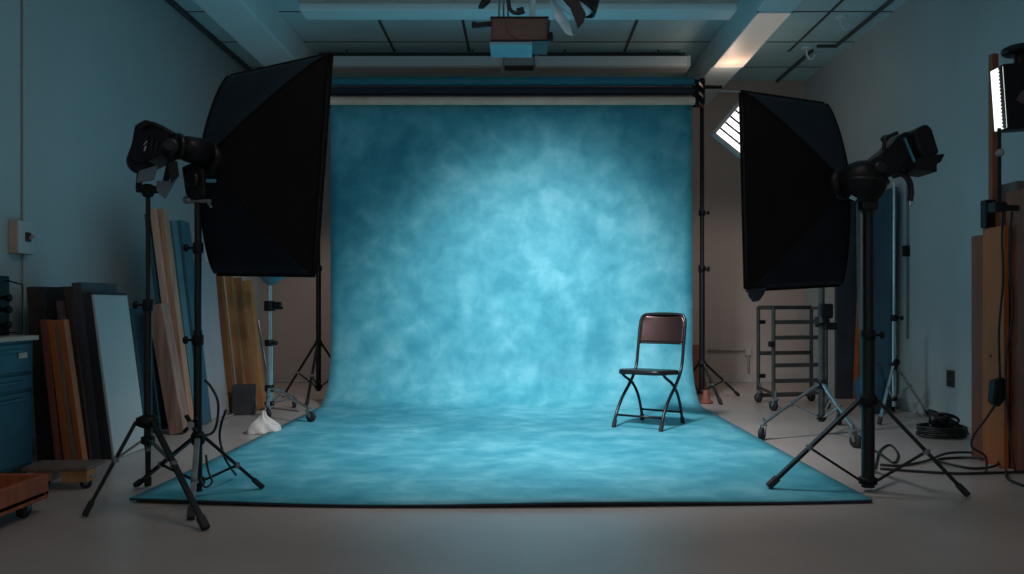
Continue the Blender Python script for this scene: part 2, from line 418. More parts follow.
# left front stand with the flood light (L1)
Y1 = 3.42; X1 = XX(148, Y1)
L1 = stand('black light stand on the far left carrying the flood head with flaps', (X1, Y1),
      [(ZZ(446, Y1), ZZ(300, Y1), .016), (ZZ(310, Y1), ZZ(195, Y1), .0095)], ZZ(421, Y1),
      [G(86, 517)[:2], G(205, 531)[:2], (X1 * 1.13, Y1 * 1.13)], ZZ(440, Y1), legw=.024, collars=((ZZ(305, Y1), .022),), brace=.42, brm='steel', kd=(-1, -.3, 0), hubw=.030)
# left main stand (L2)
Y2 = 3.57; X2 = XX(198, Y2)
L2 = stand('black light stand under the left softbox with its feet on the backdrop corner', (X2, Y2),
      [(.05, ZZ(330, Y2), .019), (ZZ(345, Y2), ZZ(200, Y2), .0155)], ZZ(438, Y2),
      [G(137, 488)[:2], G(261, 493)[:2], G(191, 521)[:2]], ZZ(481, Y2), legw=.023, collars=((ZZ(340, Y2), .025), (ZZ(248, Y2), .023)), brace=.56, legm=('black', 'black', 'steel'), kd=(-1, -.3, 0))
# right main stand
Y3 = 3.78; X3 = XX(868, Y3)
L3 = stand('black light stand under the right softbox with wide splayed legs', (X3, Y3),
      [(.02, ZZ(330, Y3), .030), (ZZ(340, Y3), ZZ(200, Y3), .024)], ZZ(400, Y3),
      [G(770, 492)[:2], G(966, 497)[:2], (X3 * 1.125, Y3 * 1.125)], .05, legw=.028, collars=((ZZ(335, Y3), .033),), brace=.56, kd=(1, -.3, 0))
b = new(); cyl(b, (X3 - .036, Y3 - .01, ZZ(330, Y3)), (X3 - .036, Y3 - .01, ZZ(214, Y3)), .009, seg=12); part('side_tube', b, 'steel', L3)
# backdrop support stands
LB = stand('black backdrop stand behind the left edge of the blue backdrop', (XX(318.5, 7.45), 7.45),
      [(.08, 1.25, .024), (1.2, 2.9, .017)], .52, [(XX(283, 7.6), 7.62), (XX(330, 7.2) + .10, 7.78), (XX(318, 7.4), 7.02)], .12, legw=.024, collars=((1.22, .032), (1.95, .026)), group='backdrop stands', name='backdrop_stand', cat='backdrop stand', kd=(-1, -.3, 0))
RB = stand('black backdrop stand behind the right edge of the blue backdrop', (XX(702, 7.42), 7.42),
      [(.08, 1.25, .026), (1.2, 2.9, .019)], .34, [(XX(738, 7.7), 7.7), (XX(722, 7.0), 7.05), (1.50, 7.85)], .08, legw=.024, collars=((1.22, .034), (ZZ(213, 7.42), .03), (ZZ(270, 7.42), .03)), group='backdrop stands', name='backdrop_stand', cat='backdrop stand', kd=(1, -.3, 0))
for t, s, x in ((LB, -1, XX(318.5, 7.45)), (RB, 1, XX(702, 7.42))):
    y = 7.45 if s < 0 else 7.42
    xe = (ROLLX0 - .03) if s < 0 else (ROLLX1 + .03)
    b = new(); box(b, (x, y, 2.86), (.05, .05, .24), bev=.008); box(b, ((x + xe) / 2, y - .02, 2.81), (abs(x - xe), .02, .20), bev=.004)
    for z in (2.707, ZZ(91.3, 7.2), ZZ(81.5, 7.2)):
        bar(b, (x, y - .02, z), (xe, 7.2, z), .018, .03, bev=.003)
        box(b, (xe, 7.18, z - .02), (.02, .06, .05), bev=.004)
    part('roll_bracket', b, 'matt', t)
b = new(); cyl(b, (XX(701, 7.42), 7.42, ZZ(87, 7.42)), (XX(722, 7.42), 7.42, ZZ(87, 7.42)), .018, seg=12); part('crossbar_end', b, 'matt', RB)

# ------------------------------------------------------------------ softboxes
def softbox(name, label, rim, ring_c, ring_n, ring_r, flap=False):
    """rim: near-top, near-bottom, far-top, far-bottom corners of the open front"""
    NT, NB, FT, FB = [Vector(p) for p in rim]
    cen = (NT + NB + FT + FB) / 4
    root = thing(name, label, 'softbox', ring_c, 'softboxes')
    o = Vector(ring_c); nrm = (cen - o)
    corners = [NT, FT, FB, NB]
    axis_u = (FT - NT).normalized(); axis_v = (NT - NB).normalized()
    n = axis_u.cross(axis_v).normalized()
    if n.dot(nrm) < 0: n = -n
    ringc = [o + (axis_u * (-1 if k in (0, 3) else 1) + axis_v * (1 if k < 2 else -1)) * ring_r for k in range(4)]
    NTs = 14; NU = 10
    def edge(k, t):      # the bent rod from the ring to corner k
        a, c = ringc[k], corners[k]
        w = 1 - (1 - t) ** 1.22
        lat = a.lerp(c, w); ax = (c - a).dot(n)
        flat = lat - n * (lat - a).dot(n)
        return flat + n * ax * (t ** 1.06)
    names = ('top_panel', 'far_panel', 'bottom_panel', 'near_panel'); mats = ('fablit', 'fabric', 'fablit', 'fabric')
    for k in range(4):
        k2 = (k + 1) % 4; b = new(); outer = []; inner = []
        mid_in = (cen + o) / 2
        for i in range(NTs + 1):
            t = i / NTs; p, q = edge(k, t), edge(k2, t); ro, ri = [], []
            for j in range(NU + 1):
                u = j / NU; s = p.lerp(q, u)
                d = (mid_in - s); d -= n * d.dot(n)
                if d.length > 1e-6: d.normalize()
                sag = .030 * 4 * u * (1 - u) * math.sin(PI * min(1, t)) + .0015 * math.sin(u * 23 + t * 17 + k)
                s2 = s + d * sag
                ro.append(b.verts.new(s2)); ri.append(b.verts.new(s2 + d * .006))
            outer.append(ro); inner.append(ri)
        for i in range(NTs):
            for j in range(NU):
                f = b.faces.new((outer[i][j], outer[i][j + 1], outer[i + 1][j + 1], outer[i + 1][j])); f.smooth = True
                f = b.faces.new((inner[i][j], inner[i + 1][j], inner[i + 1][j + 1], inner[i][j + 1])); f.smooth = True
        for j in range(NU):
            b.faces.new((outer[0][j], inner[0][j], inner[0][j + 1], outer[0][j + 1])); b.faces.new((outer[NTs][j], outer[NTs][j + 1], inner[NTs][j + 1], inner[NTs][j]))
        pn = part(names[k], b, mats[k], root)
        b = new(); tube(b, [edge(k, i / NTs) for i in range(NTs + 1)], .006, 8); part('seam', b, 'fabric', pn)
    # rim lip, a band standing forward of the diffuser
    b = new()
    for k in range(4):
        k2 = (k + 1) % 4; bar(b, corners[k] + n * .012, corners[k2] + n * .012, .028, .012, bev=.004, up=n)
    part('rim', b, 'fabric', root)
    b = new(); ins = [c.lerp(cen, .10) - n * .012 for c in corners]
    prism(b, ins, .004); part('diffuser', b, 'diff', root, 'white diffuser front')
    b = new(); d = -n
    lathe(b, [(ring_r * .6, -.02), (ring_r * 1.25, -.02), (ring_r * 1.35, 0), (ring_r * 1.25, .03), (ring_r * .6, .035)], o, d, 24)
    part('speed_ring', b, 'matt', root)
    if flap:
        b = new(); c = NB + n * .0
        pts = [c - axis_u * .01, c + axis_u * .13, c + axis_u * .11 - axis_v * .03, c + axis_u * .075 - axis_v * .06, c + axis_u * .035 - axis_v * .064, c + axis_u * .008 - axis_v * .04]
        prism(b, pts, .006); part('flap', b, 'navy', root, 'greyish flap')
    return root, n
SBL, nL = softbox('softbox', 'big black softbox on the left stand, its open front facing the backdrop',
    (P(329, 54, 3.72), P(313, 274, 3.62), P(229, 76, 4.08), P(215, 273, 3.98)), P(209, 160, 3.62), None, .06)
SBR, nR = softbox('softbox', 'big black softbox on the right stand, a small flap hanging at its lower corner',
    (P(743, 92, 3.88), P(748, 289, 3.82), P(826, 104, 4.24), P(841, 284, 4.18)), P(841, 184, 3.86), None, .06, flap=True)

# strobe head holding the left softbox
def poly(pxs, Y): return [P(a, b_, Y) for a, b_ in pxs]
t = thing('studio_strobe', 'black strobe head between the left softbox and its stand', 'studio light', P(198, 200, 3.57))
b = new(); tube(b, [P(180, 147, 3.47), P(188, 149, 3.49), P(206, 153, 3.57)], lambda u: .05 + .014 * u, 20); part('body', b, 'matt', t)
b = new(); lathe(b, [(.05, 0), (.058, .006), (.058, .02), (.04, .026)], P(181, 147, 3.475), (P(170, 145, 3.44) - P(181, 147, 3.475)), 20); part('rear_cap', b, 'black', t)
b = new(); prism(b, poly([(184, 168), (196, 163), (206, 170), (208, 196), (197, 201), (188, 196)], 3.56), .06, .008); part('tilt_bracket', b, 'matt', t)
b = new(); lathe(b, [(.018, 0), (.034, .004), (.036, .018), (.028, .026)], P(194, 180, 3.53), (-.3, -1, 0), 14); part('tilt_knob', b, 'black', t)
b = new(); cyl(b, P(189, 201, 3.55), P(211, 201, 3.55), .008, seg=10); lathe(b, [(.010, 0), (.017, .004), (.017, .03), (.012, .036)], P(192, 200, 3.55), (-1, 0, 0), 12); cyl(b, P(206, 200, 3.55), P(211, 207, 3.53), .006, seg=8); part('lock_lever', b, 'steel', t)
b = new(); box(b, P(211, 181, 3.545), (.045, .012, .016), bev=.003); part('maker_plate', b, 'label', t, 'small blue plate')
b = new(); cyl(b, (X2, Y2, ZZ(203, Y2)), (X2, Y2, ZZ(193, Y2)), .024, seg=16); part('spigot', b, 'black', t)

# flood head on the far left stand
t = thing('flood_light', 'black flood head with hanging barn door flaps on the far left stand', 'studio light', P(148, 196, Y1))
b = new(); prism(b, poly([(143, 129), (154, 123), (174, 132), (178, 136), (178, 151), (163, 161), (147, 168), (139, 166), (136, 158), (140, 148)], Y1), .17, .014); part('body', b, 'matt', t)
b = new(); lathe(b, [(.030, -.05), (.046, -.05), (.052, -.03), (.050, .03), (.036, .045)], P(141, 161, Y1 - .02), (P(131, 165, Y1 - .1) - P(141, 161, Y1)), 20); part('lens_hood', b, 'black', t)
b = new(); tube(b, [P(142, 128, Y1 - .095), P(150, 123.5, Y1 - .105), P(160, 126.5, Y1 - .105), P(174, 134, Y1 - .095)], .009, 10, 4); part('carry_handle', b, 'black', t)
b = new()
for k in range(4): bar(b, P(148 + 5 * k, 136 + 2.0 * k, Y1 - .088), P(146 + 5 * k, 152 - k, Y1 - .088), .008, .006)
part('vent', b, 'black', t)
b = new(); bar(b, P(144, 145, Y1 - .09), P(147.5, 141, Y1 - .09), .006, .004); bar(b, P(144.5, 151, Y1 - .09), P(146, 146, Y1 - .09), .006, .004); part('chrome_latch', b, 'chrome', t, 'bright latch')
b = new(); lathe(b, [(.02, 0), (.034, .005), (.034, .02), (.022, .028)], P(171, 146, Y1 - .085), (.2, -1, 0), 16); part('focus_knob', b, 'black', t)
b = new(); prism(b, poly([(139, 171), (158, 165), (154, 180), (137, 183)], Y1 - .07), .008, .002); part('barn_door', b, 'greyplate', t, 'grey flap')
b = new(); prism(b, poly([(168, 163), (177, 161), (179, 176), (171, 183)], Y1 - .05), .01, .002); part('barn_door', b, 'black', t)
b = new(); prism(b, poly([(157, 181), (171, 181), (177, 178), (165, 199), (157, 191)], Y1 - .03), .012, .002); part('barn_door', b, 'greyplate', t, 'grey flap')
b = new(); bar(b, P(137, 189, Y1), P(165, 190, Y1), .03, .03, bev=.004); bar(b, P(138.5, 189, Y1), P(141, 164, Y1), .024, .014, bev=.003); bar(b, P(164, 190, Y1), P(171, 158, Y1), .024, .014, bev=.003); part('yoke', b, 'matt', t)
b = new(); lathe(b, [(.018, 0), (.024, .01), (.022, .05), (.014, .055)], P(148, 197, Y1), (0, 0, 1), 16); part('spigot', b, 'matt', t)

# right strobe head
YR = 3.76
t = thing('studio_strobe', 'black strobe head with a tilted hood above the right stand', 'studio light', P(868, 201, YR))
b = new(); lathe(b, [(.025, -.135), (.062, -.128), (.082, -.10), (.098, -.06), (.102, -.02), (.096, .015), (.078, .04), (.05, .055), (.02, .06)], P(865, 174, YR), (0.08, 0, 1), 28); part('bowl', b, 'matt', t)
b = new(); lathe(b, [(.100, -.010), (.107, -.007), (.107, .007), (.100, .010)], P(865, 182, YR), (0.08, 0, 1), 28); part('bowl_ring', b, 'black', t)
b = new(); prism(b, poly([(850, 172), (872, 158), (886, 147), (890, 140), (899, 134), (906, 136), (908, 150), (903, 163), (893, 176), (872, 182), (856, 182)], YR), .15, .014); part('body', b, 'matt', t)
b = new(); prism(b, poly([(903, 136), (913, 129), (918, 129), (922, 134), (929, 157), (914, 163), (907, 152)], YR - .02), .2, .012); part('hood', b, 'matt', t)
b = new(); bar(b, P(904.5, 138, YR - .124), P(914.5, 162, YR - .124), .012, .008, bev=.002); part('hood_edge', b, 'label', t, 'bluish edge strip')
b = new(); prism(b, poly([(905, 162), (922, 158), (936, 157), (932, 165), (928, 167), (928, 175), (907, 172)], YR - .03), .17, .006); part('lower_plate', b, 'matt', t)
b = new(); tube(b, [P(884, 150, YR - .08), P(885, 139, YR - .09), P(890, 136, YR - .09), P(897, 133, YR - .08)], .009, 10, 5); part('carry_handle', b, 'black', t)
b = new(); lathe(b, [(.010, 0), (.02, .006), (.02, .02), (.012, .026)], P(886, 141, YR - .02), (-.5, -.3, .8), 12); part('focus_knob', b, 'black', t)
b = new(); lathe(b, [(.022, 0), (.034, .005), (.034, .02), (.022, .027)], P(880, 168, YR - .075), (0, -1, 0), 16); part('tilt_knob', b, 'black', t)
b = new(); tube(b, [P(893, 176, YR), P(902, 174, YR), P(909, 181, YR), P(911, 191, YR), P(910, 201, YR)], .014, 10, 6); part('cable_strap', b, 'cable', t)
b = new(); cyl(b, P(909.6, 201, YR), P(909.4, 205, YR), .009, seg=10); part('strap_tip', b, 'chrome', t, 'bright tip')
b = new(); box(b, P(868, 203, YR), (.075, .06, .07), bev=.008); cyl(b, (X3, YR + .02, ZZ(212, Y3)), (X3, YR + .02, ZZ(196, Y3)), .030, seg=16); part('tilt_bracket', b, 'black', t)
b = new(); cyl(b, P(856, 199, YR - .05), P(850, 196, YR - .05), .009, seg=10); part('lock_lever', b, 'chrome', t)

# ------------------------------------------------------------------ folding chair
def chair():
    c = V(.918, 5.75, .015); th = math.radians(33)
    root = thing('folding_chair', 'black steel folding chair standing empty on the blue backdrop', 'chair', c)
    R = Matrix.Rotation(-th, 3, 'Z')
    def W(x, y, z): return c + R @ V(x, y, z) * .965
    w = .185
    side = [(-w, -.225, .012), (-w, -.18, .10), (-w, -.085, .205), (-w, .05, .305), (-w, .135, .385), (-w, .175, .46), (-w, .20, .58), (-w, .235, .74)]
    top = [(-w + .012, .25, .80), (-w + .05, .256, .823), (0, .26, .828), (w - .05, .256, .823), (w - .012, .25, .80)]
    path = side + top + [(-x, y, z) for x, y, z in side[::-1]]
    b = new(); tube(b, [W(*p) for p in path], .0115, 12, 5); part('front_frame', b, 'chair', root)
    rw = .165
    for s in (-1, 1):
        b = new(); tube(b, [W(s * rw, -.155, .405), W(s * rw, -.085, .365), W(s * rw, .05, .305), W(s * rw, .145, .215), W(s * rw, .20, .11), W(s * rw, .235, .012)], .0105, 12, 5); l = part('rear_leg', b, 'chair', root)
        b = new(); cyl(b, W(s * rw, .236, .0), W(s * rw, .226, .045), .015, seg=14); part('rubber_foot', b, 'rubber', l)
        b = new(); cyl(b, W(s * w, -.229, .0), W(s * w, -.205, .05), .0155, seg=14); part('front_foot', b, 'rubber', root)
        b = new(); cyl(b, W(s * (w + .014), .05, .305), W(s * (rw - .014), .05, .305), .007, seg=10); part('pivot', b, 'steel', root)
        b = new(); bar(b, W(s * .173, .13, .392), W(s * .173, -.13, .402), .004, .022, up=R @ V(0, 0, 1)); part('seat_bracket', b, 'chair', root)
    b = new(); tube(b, [W(-w, -.187, .088), W(w, -.187, .088)], .008, 10); part('front_stretcher', b, 'chair', root)
    b = new(); tube(b, [W(-rw, .207, .088), W(rw, .207, .088)], .008, 10); part('rear_stretcher', b, 'chair', root)
    # seat: rounded, dished steel pan
    b = new(); n = 36; tops, bots, ins = [], [], []
    def outline(k):
        a = 2 * PI * k / n; ca, sa = math.cos(a), math.sin(a); e = .42
        return (math.copysign(abs(ca) ** e, ca) * .188, math.copysign(abs(sa) ** e, sa) * .19 - .015)
    def sz(y): return .428 - .02 * (y + .2) / .4 + (.0 if y > -.12 else -.5 * (y + .12) ** 2)
    for k in range(n):
        x, y = outline(k)
        tops.append(b.verts.new(W(x * .96, y * .96, sz(y)))); bots.append(b.verts.new(W(x, y, sz(y) - .012))); ins.append(b.verts.new(W(x, y, sz(y) - .034)))
    mid = [b.verts.new(W(outline(k)[0] * .6, outline(k)[1] * .6, sz(outline(k)[1]) - .010)) for k in range(n)]
    cv = b.verts.new(W(0, -.01, .405))
    for k in range(n):
        j = (k + 1) % n
        for f in ((tops[k], tops[j], bots[j], bots[k]), (bots[k], bots[j], ins[j], ins[k]), (tops[j], tops[k], mid[k], mid[j])):
            b.faces.new(f).smooth = True
        b.faces.new((mid[j], mid[k], cv)).smooth = True
    b.faces.new(ins)
    part('seat', b, 'chair', root)
    # backrest: bowed brown panel between the uprights
    b = new(); nu, nv = 18, 8; fr, bk = [], []
    for i in range(nv + 1):
        v = i / nv; z = .60 + .222 * v; r1, r2 = [], []
        for j in range(nu + 1):
            u = j / nu * 2 - 1
            hw = .181 - (.045 * max(0, (v - .72) / .28) ** 2.2)
            y = .205 + .255 * (z - .605) * .82 / .82 * .24 / .255 + .022 * (1 - u * u) - .002
            r1.append(b.verts.new(W(u * hw, y - .004, z))); r2.append(b.verts.new(W(u * hw, y + .004, z)))
        fr.append(r1); bk.append(r2)
    for i in range(nv):
        for j in range(nu):
            b.faces.new((fr[i][j], fr[i][j + 1], fr[i + 1][j + 1], fr[i + 1][j])).smooth = True
            b.faces.new((bk[i][j], bk[i + 1][j], bk[i + 1][j + 1], bk[i][j + 1])).smooth = True
    for j in range(nu):
        b.faces.new((fr[0][j], bk[0][j], bk[0][j + 1], fr[0][j + 1])); b.faces.new((fr[nv][j], fr[nv][j + 1], bk[nv][j + 1], bk[nv][j]))
    for i in range(nv):
        b.faces.new((fr[i][0], fr[i + 1][0], bk[i + 1][0], bk[i][0])); b.faces.new((fr[i][nu], bk[i][nu], bk[i + 1][nu], fr[i + 1][nu]))
    br = part('backrest', b, 'chairback', root, 'glossy brown backrest')
    b = new(); tube(b, [W(-.181 + .362 * k / 12, .205 + .022 * (1 - (k / 6 - 1) ** 2), .604) for k in range(13)], .007, 8); part('lower_lip', b, 'chair', br)
chair()

# ------------------------------------------------------------------ boards leaning on the left wall
def board(name, label, cat, m, xb, xt, yt, Yn, L, th, group, yb=None, edge=None, bev=.003, holes=False):
    """near edge seen at pixel column xb on the floor and xt at row yt on top; runs L metres along the wall"""
    Xb = XX(xb, Yn); zt = ZZ(yt, Yn); Xt = XX(xt, Yn)
    n = V(zt, 0, -(Xt - Xb)).normalized(); up = V(Xt - Xb, 0, zt)
    zl = max(0, n.z * th)         # keep the lower corner on the floor
    a = V(Xb, Yn, 0) + V(0, 0, zl); off = -n * th
    b = new(); t = bmesh.new()
    q = [a, a + up, a + up + off, a + off]
    mn = min(p.z for p in q); q = [p - V(0, 0, mn) for p in q]
    prism(t, [p + V(0, L / 2, 0) for p in q], L, bev)
    merge(b, t)
    return single(name, b, m, V(Xb, Yn + L / 2, 0), label, cat, group)
def facing(name, label, cat, m, pxs, Y, th, group):   # a board whose broad face looks down the room, leaning back a little
    (xl, yl), (xr, yr), (xr2, yr2), (xl2, yl2) = pxs    # bottom left, bottom right, top right, top left
    lean = .12
    pts = [V(XX(xl, Y), Y, 0.0), V(XX(xr, Y), Y, 0.0), P(xr2, yr2, Y) + V(0, lean, 0), P(xl2, yl2, Y) + V(0, lean, 0)]
    pts[2].x = XX(xr2, Y); pts[3].x = XX(xl2, Y)
    b = new(); prism(b, pts, th, .003)
    mn = min(v.co.z for v in b.verts); bmesh.ops.translate(b, vec=(0, 0, -mn), verts=b.verts)
    return single(name, b, m, (pts[0] + pts[1]) / 2, label, cat, group)
GL = 'boards leaning on the left wall'
WB = 4.55
board('leaning_board', 'dark brown board nearest the blue cabinet, innermost of the leaning stack', 'board', 'dbrown', 46, 35, 287, WB - .02, .40, .05, GL)
board('leaning_board', 'black board second from the blue cabinet in the leaning stack', 'board', 'dark', 55, 44, 287, WB - .02, .40, .05, GL)
board('leaning_board', 'tall black board standing just behind the two short orange boards', 'board', 'dark', 79, 65, 287, WB + .25, .2, .05, GL)
board('leaning_board', 'short rust red board at the front of the leaning stack', 'board', 'rust', 62, 46, 320, WB - .24, .05, .035, GL)
board('leaning_board', 'short bright orange board at the front of the leaning stack', 'board', 'orange', 71.5, 53, 321, WB - .24, .05, .036, GL)
board('leaning_board', 'plum red board rising between the two short orange boards', 'board', 'plum', 76, 60, 301, WB - .06, .06, .024, GL)
board('leaning_board', 'second short orange board, on the right of the plum board', 'board', 'orange', 84, 63.5, 320, WB - .24, .05, .033, GL)
board('leaning_board', 'tall grey brown board right of the short orange boards', 'board', 'dbrown', 91, 70, 287, WB - .02, .40, .036, GL)
board('leaning_board', 'thick charcoal board, tallest of the leaning stack', 'board', 'dgrey', 101, 81, 283, WB + .0, .40, .055, GL)
board('leaning_board', 'thick black board directly behind the white panel', 'board', 'dark', 111, 91.5, 293, WB + .0, .40, .056, GL)
board('studio_flat', 'large white panel leaning at the outside of the dark board stack', 'flat', 'white', 115, 93.5, 295, WB, .39, .016, GL)
board('studio_flat', 'teal panel showing just past the far edge of the white panel', 'flat', 'teal', 146, 131, 308, 5.42, .5, .03, GL)
board('leaning_board', 'weathered brown plywood sheet behind the far left stand pole', 'board', 'greywood', 184, 161, 306, 5.42, .12, .10, GL)
GP = 'planks and panels further along the left wall'
board('studio_flat', 'dark teal thin panel beside the tall pale pine planks', 'flat', 'teal', 176, 148, 214, 5.62, .3, .03, GP)
board('leaning_plank', 'pale pine plank on the left of the tall pair', 'plank', 'cream', 184, 155.5, 209, 5.60, .08, .045, GP)
board('leaning_plank', 'pine plank on the right of the tall pale pair', 'plank', 'pine', 191, 163, 209, 5.62, .08, .042, GP)
board('studio_flat', 'pale teal panel right of the tall pine planks', 'flat', 'paleteal', 196, 172, 221, 5.75, .09, .05, GP)
board('studio_flat', 'deep teal panel behind the left softbox stand', 'flat', 'teal', 204, 181, 221, 5.85, .15, .055, GP)
board('studio_flat', 'tall pale grey panel behind the left softbox stand', 'flat', 'lilac', 207, 193, 232, 6.02, .20, .04, GP)
board('studio_flat', 'pale grey panel beside the honey coloured planks', 'flat', 'lilac', 218, 205, 262, 6.22, .20, .045, GP)
GY = 'honey coloured planks near the back left corner'
for i, (xb, xt, yt, m_, lab) in enumerate(((236, 221, 275, 'honeydark', 'dark honey coloured plank next to the pale grey flat'), (246, 231, 276, 'yellow', 'honey coloured plank, second from the pale grey flat'),
        (255, 240, 278, 'honeydark', 'dark honey coloured plank, third from the pale grey flat'), (264, 249, 281, 'yellow', 'honey coloured plank nearest the chrome caster stand'))):
    board('leaning_plank', lab, 'plank', m_, xb, xt, yt, 6.55 + .05 * i, .05 if i < 3 else .09, .055, GY)
b = new(); tube(b, [V(XX(273, 6.86), 6.86, .01), P(258, 320, 6.92)], .012, 10); single('metal_pipe', b, 'steel', V(XX(273, 6.86), 6.86, 0), 'thin grey pipe leaning against the last honey plank', 'pipe')
# small carton at the foot of the honey planks
b = new(); box(b, (XX(243, 6.42), 6.44, .12), (.17, .11, .24), (0, 0, .2), bev=.008); single('bucket_box', b, 'dark', V(XX(243, 6.42), 6.44, 0), 'small dark box on the floor at the foot of the honey planks', 'box')

# ------------------------------------------------------------------ left edge: cabinet, gear, switch box, dollies
def cabinet():
    Y0, Y1_ = 3.55, 4.22; x1 = XX(33, 4.22); x0 = XL + .012; zt = ZZ(336, 4.22)
    t = thing('tool_cabinet', 'blue metal drawer cabinet against the left wall', 'cabinet', ((x0 + x1) / 2, (Y0 + Y1_) / 2, 0))
    b = new(); box(b, ((x0 + x1) / 2, (Y0 + Y1_) / 2 + .01, zt / 2 + .02), (x1 - x0, Y1_ - Y0 - .02, zt - .04), bev=.006); part('body', b, 'bluecab', t)
    b = new(); box(b, ((x0 + x1) / 2 + .01, (Y0 + Y1_) / 2 - .005, zt - .008), (x1 - x0 + .04, Y1_ - Y0 + .02, .024), bev=.004); part('worktop', b, 'tan', t, 'tan worktop')
    b = new(); box(b, ((x0 + x1) / 2, (Y0 + Y1_) / 2 + .01, .02), (x1 - x0 - .03, Y1_ - Y0 - .06, .04)); part('plinth', b, 'dark', t)
    zs = [.06, ZZ(390, Y1_), ZZ(373, Y1_), zt - .035]; Lc = Y1_ - Y0 - .05; ym = (Y0 + Y1_) / 2
    for i, (a, c) in enumerate(((zs[0], zs[1]), (zs[1] + .012, zs[2]), (zs[2] + .012, zs[3]))):
        b = new(); box(b, (x1 + .004, ym, (a + c) / 2), (.022, Lc, c - a), bev=.005); d = part('drawer', b, 'bluecab', t)
        b = new(); bar(b, (x1 + .026, ym - .1, c - .035), (x1 + .026, ym + .22, c - .035), .012, .018, bev=.003)
        for yy in (ym - .09, ym + .21): bar(b, (x1 + .012, yy, c - .035), (x1 + .024, yy, c - .035), .012, .012)
        part('handle', b, 'bluecab', d)
    b = new(); box(b, (x1 + .018, ym + .22, ZZ(354, Y1_)), (.006, .07, .03), bev=.002); part('label_plate', b, 'tan', t, 'small worn plate')
    return x0, x1, zt
cx0, cx1, cz = cabinet()
# equipment rack standing on the cabinet
t = thing('equipment_rack', 'black rack of small gear with knobs on the blue cabinet', 'equipment', (cx0 + .1, 4.0, cz + .004))
Yg = 3.96; xa, xb_ = cx0 + .01, XX(10, 4.18)
b = new(); box(b, ((xa + xb_) / 2, Yg + .11, cz + .004 + .155), (xb_ - xa, .22, .31), bev=.006); part('case', b, 'matt', t)
for k in range(4):
    b = new(); box(b, ((xa + xb_) / 2, Yg - .004, cz + .05 + k * .073), (xb_ - xa - .012, .014, .064), bev=.003); u = part('unit_front', b, 'black', t)
    b = new(); lathe(b, [(.012, 0), (.015, .004), (.013, .016)], (xb_ - .03, Yg - .01, cz + .06 + k * .075), (0, -1, 0), 12); part('knob', b, 'steel' if k % 2 else 'rust', u)
b = new(); x2 = XX(22.5, Yg + .2); yk = Yg + .2
for (p, q) in (((xb_, yk, cz + .29), (x2, yk, cz + .27)), ((x2, yk, cz + .27), (x2, yk, cz + .02)), ((xb_, yk, cz + .02), (x2, yk, cz + .02))): tube(b, [p, q], .004, 8)
part('side_guard', b, 'cable', t)
for zz in (.062, .14, .20):
    b = new(); cyl(b, (xb_, Yg + .16, cz + zz), (xb_ + .035, Yg + .16, cz + zz), .010, seg=12); lathe(b, [(.012, 0), (.02, .004), (.02, .02), (.012, .026)], (xb_ + .02, Yg + .16, cz + zz), (1, 0, 0), 12); part('side_knob', b, 'matt', t)

# switch box and its conduit on the left wall
t = thing('wall_switch_box', 'beige switch box with a raised lever on the left wall', 'switch box', (XL, 4.68, ZZ(237, 4.68)))
zc_ = ZZ(237.5, 4.66)
b = new(); box(b, (XL + .026, 4.665, zc_), (.052, .15, .195), bev=.005); part('box', b, 'beige', t)
b = new(); box(b, (XL + .056, 4.665, zc_), (.010, .145, .19), bev=.004); part('cover', b, 'white', t, 'pale cover')
b = new(); box(b, (XL + .064, 4.675, zc_ + .004), (.010, .045, .055), bev=.002); part('lever_slot', b, 'dark', t)
b = new(); bar(b, (XL + .066, 4.685, zc_ - .005), (XL + .095, 4.685, zc_ + .015), .02, .016, bev=.003); part('lever', b, 'beige', t)
b = new(); cyl(b, (XL + .012, 4.72, zc_ + .098), (XL + .012, 4.72, ZC), .010, seg=12); single('wall_conduit', b, 'wall', (XL + .012, 4.72, zc_ + .098), 'thin painted conduit rising from the switch box to the ceiling', 'conduit')
b = new(); cyl(b, (XL + .012, 4.72, zc_ - .098), (XL + .012, 4.72, .09), .008, seg=12); single('wall_conduit', b, 'wall', (XL + .012, 4.72, .09), 'thin painted conduit dropping below the switch box', 'conduit')

# wooden dolly under the dark boards: a plank on casters
def dolly():
    Yd = 3.87
    t = thing('plank_dolly', 'low wooden dolly with casters in front of the leaning dark boards', 'dolly', (XX(65, Yd), Yd, 0))
    z0, z1 = ZZ(478, Yd) , ZZ(464, Yd)
    b = new(); box(b, ((XX(34, Yd) + XX(96, Yd)) / 2, Yd + .0, z1 - .006), (XX(96, Yd) - XX(34, Yd), .20, .016), (0, 0, .06), bev=.003); part('deck', b, 'shadedeck', t)
    b = new(); box(b, ((XX(70, Yd) + XX(95, Yd)) / 2, Yd - .03, (z0 + z1) / 2 - .01), (XX(95, Yd) - XX(70, Yd), .10, z1 - z0 - .01), (0, 0, .06), bev=.004); part('end_block', b, 'yellow', t)
    b = new(); box(b, ((XX(36, Yd) + XX(58, Yd)) / 2, Yd - .0, (z0 + z1) / 2 - .01), (XX(58, Yd) - XX(36, Yd), .10, z1 - z0 - .01), (0, 0, .06), bev=.004); part('end_block', b, 'pine', t)
    for px in (86, 45):
        for yy in (Yd - .03, ) if px == 86 else (Yd, ):
            w, f = new(), new(); caster(w, f, (XX(px, yy), yy), .026, .3, top=z0 + .02); fo = part('caster_fork', f, 'steel', t); part('wheel', w, 'rubber', fo)
dolly()
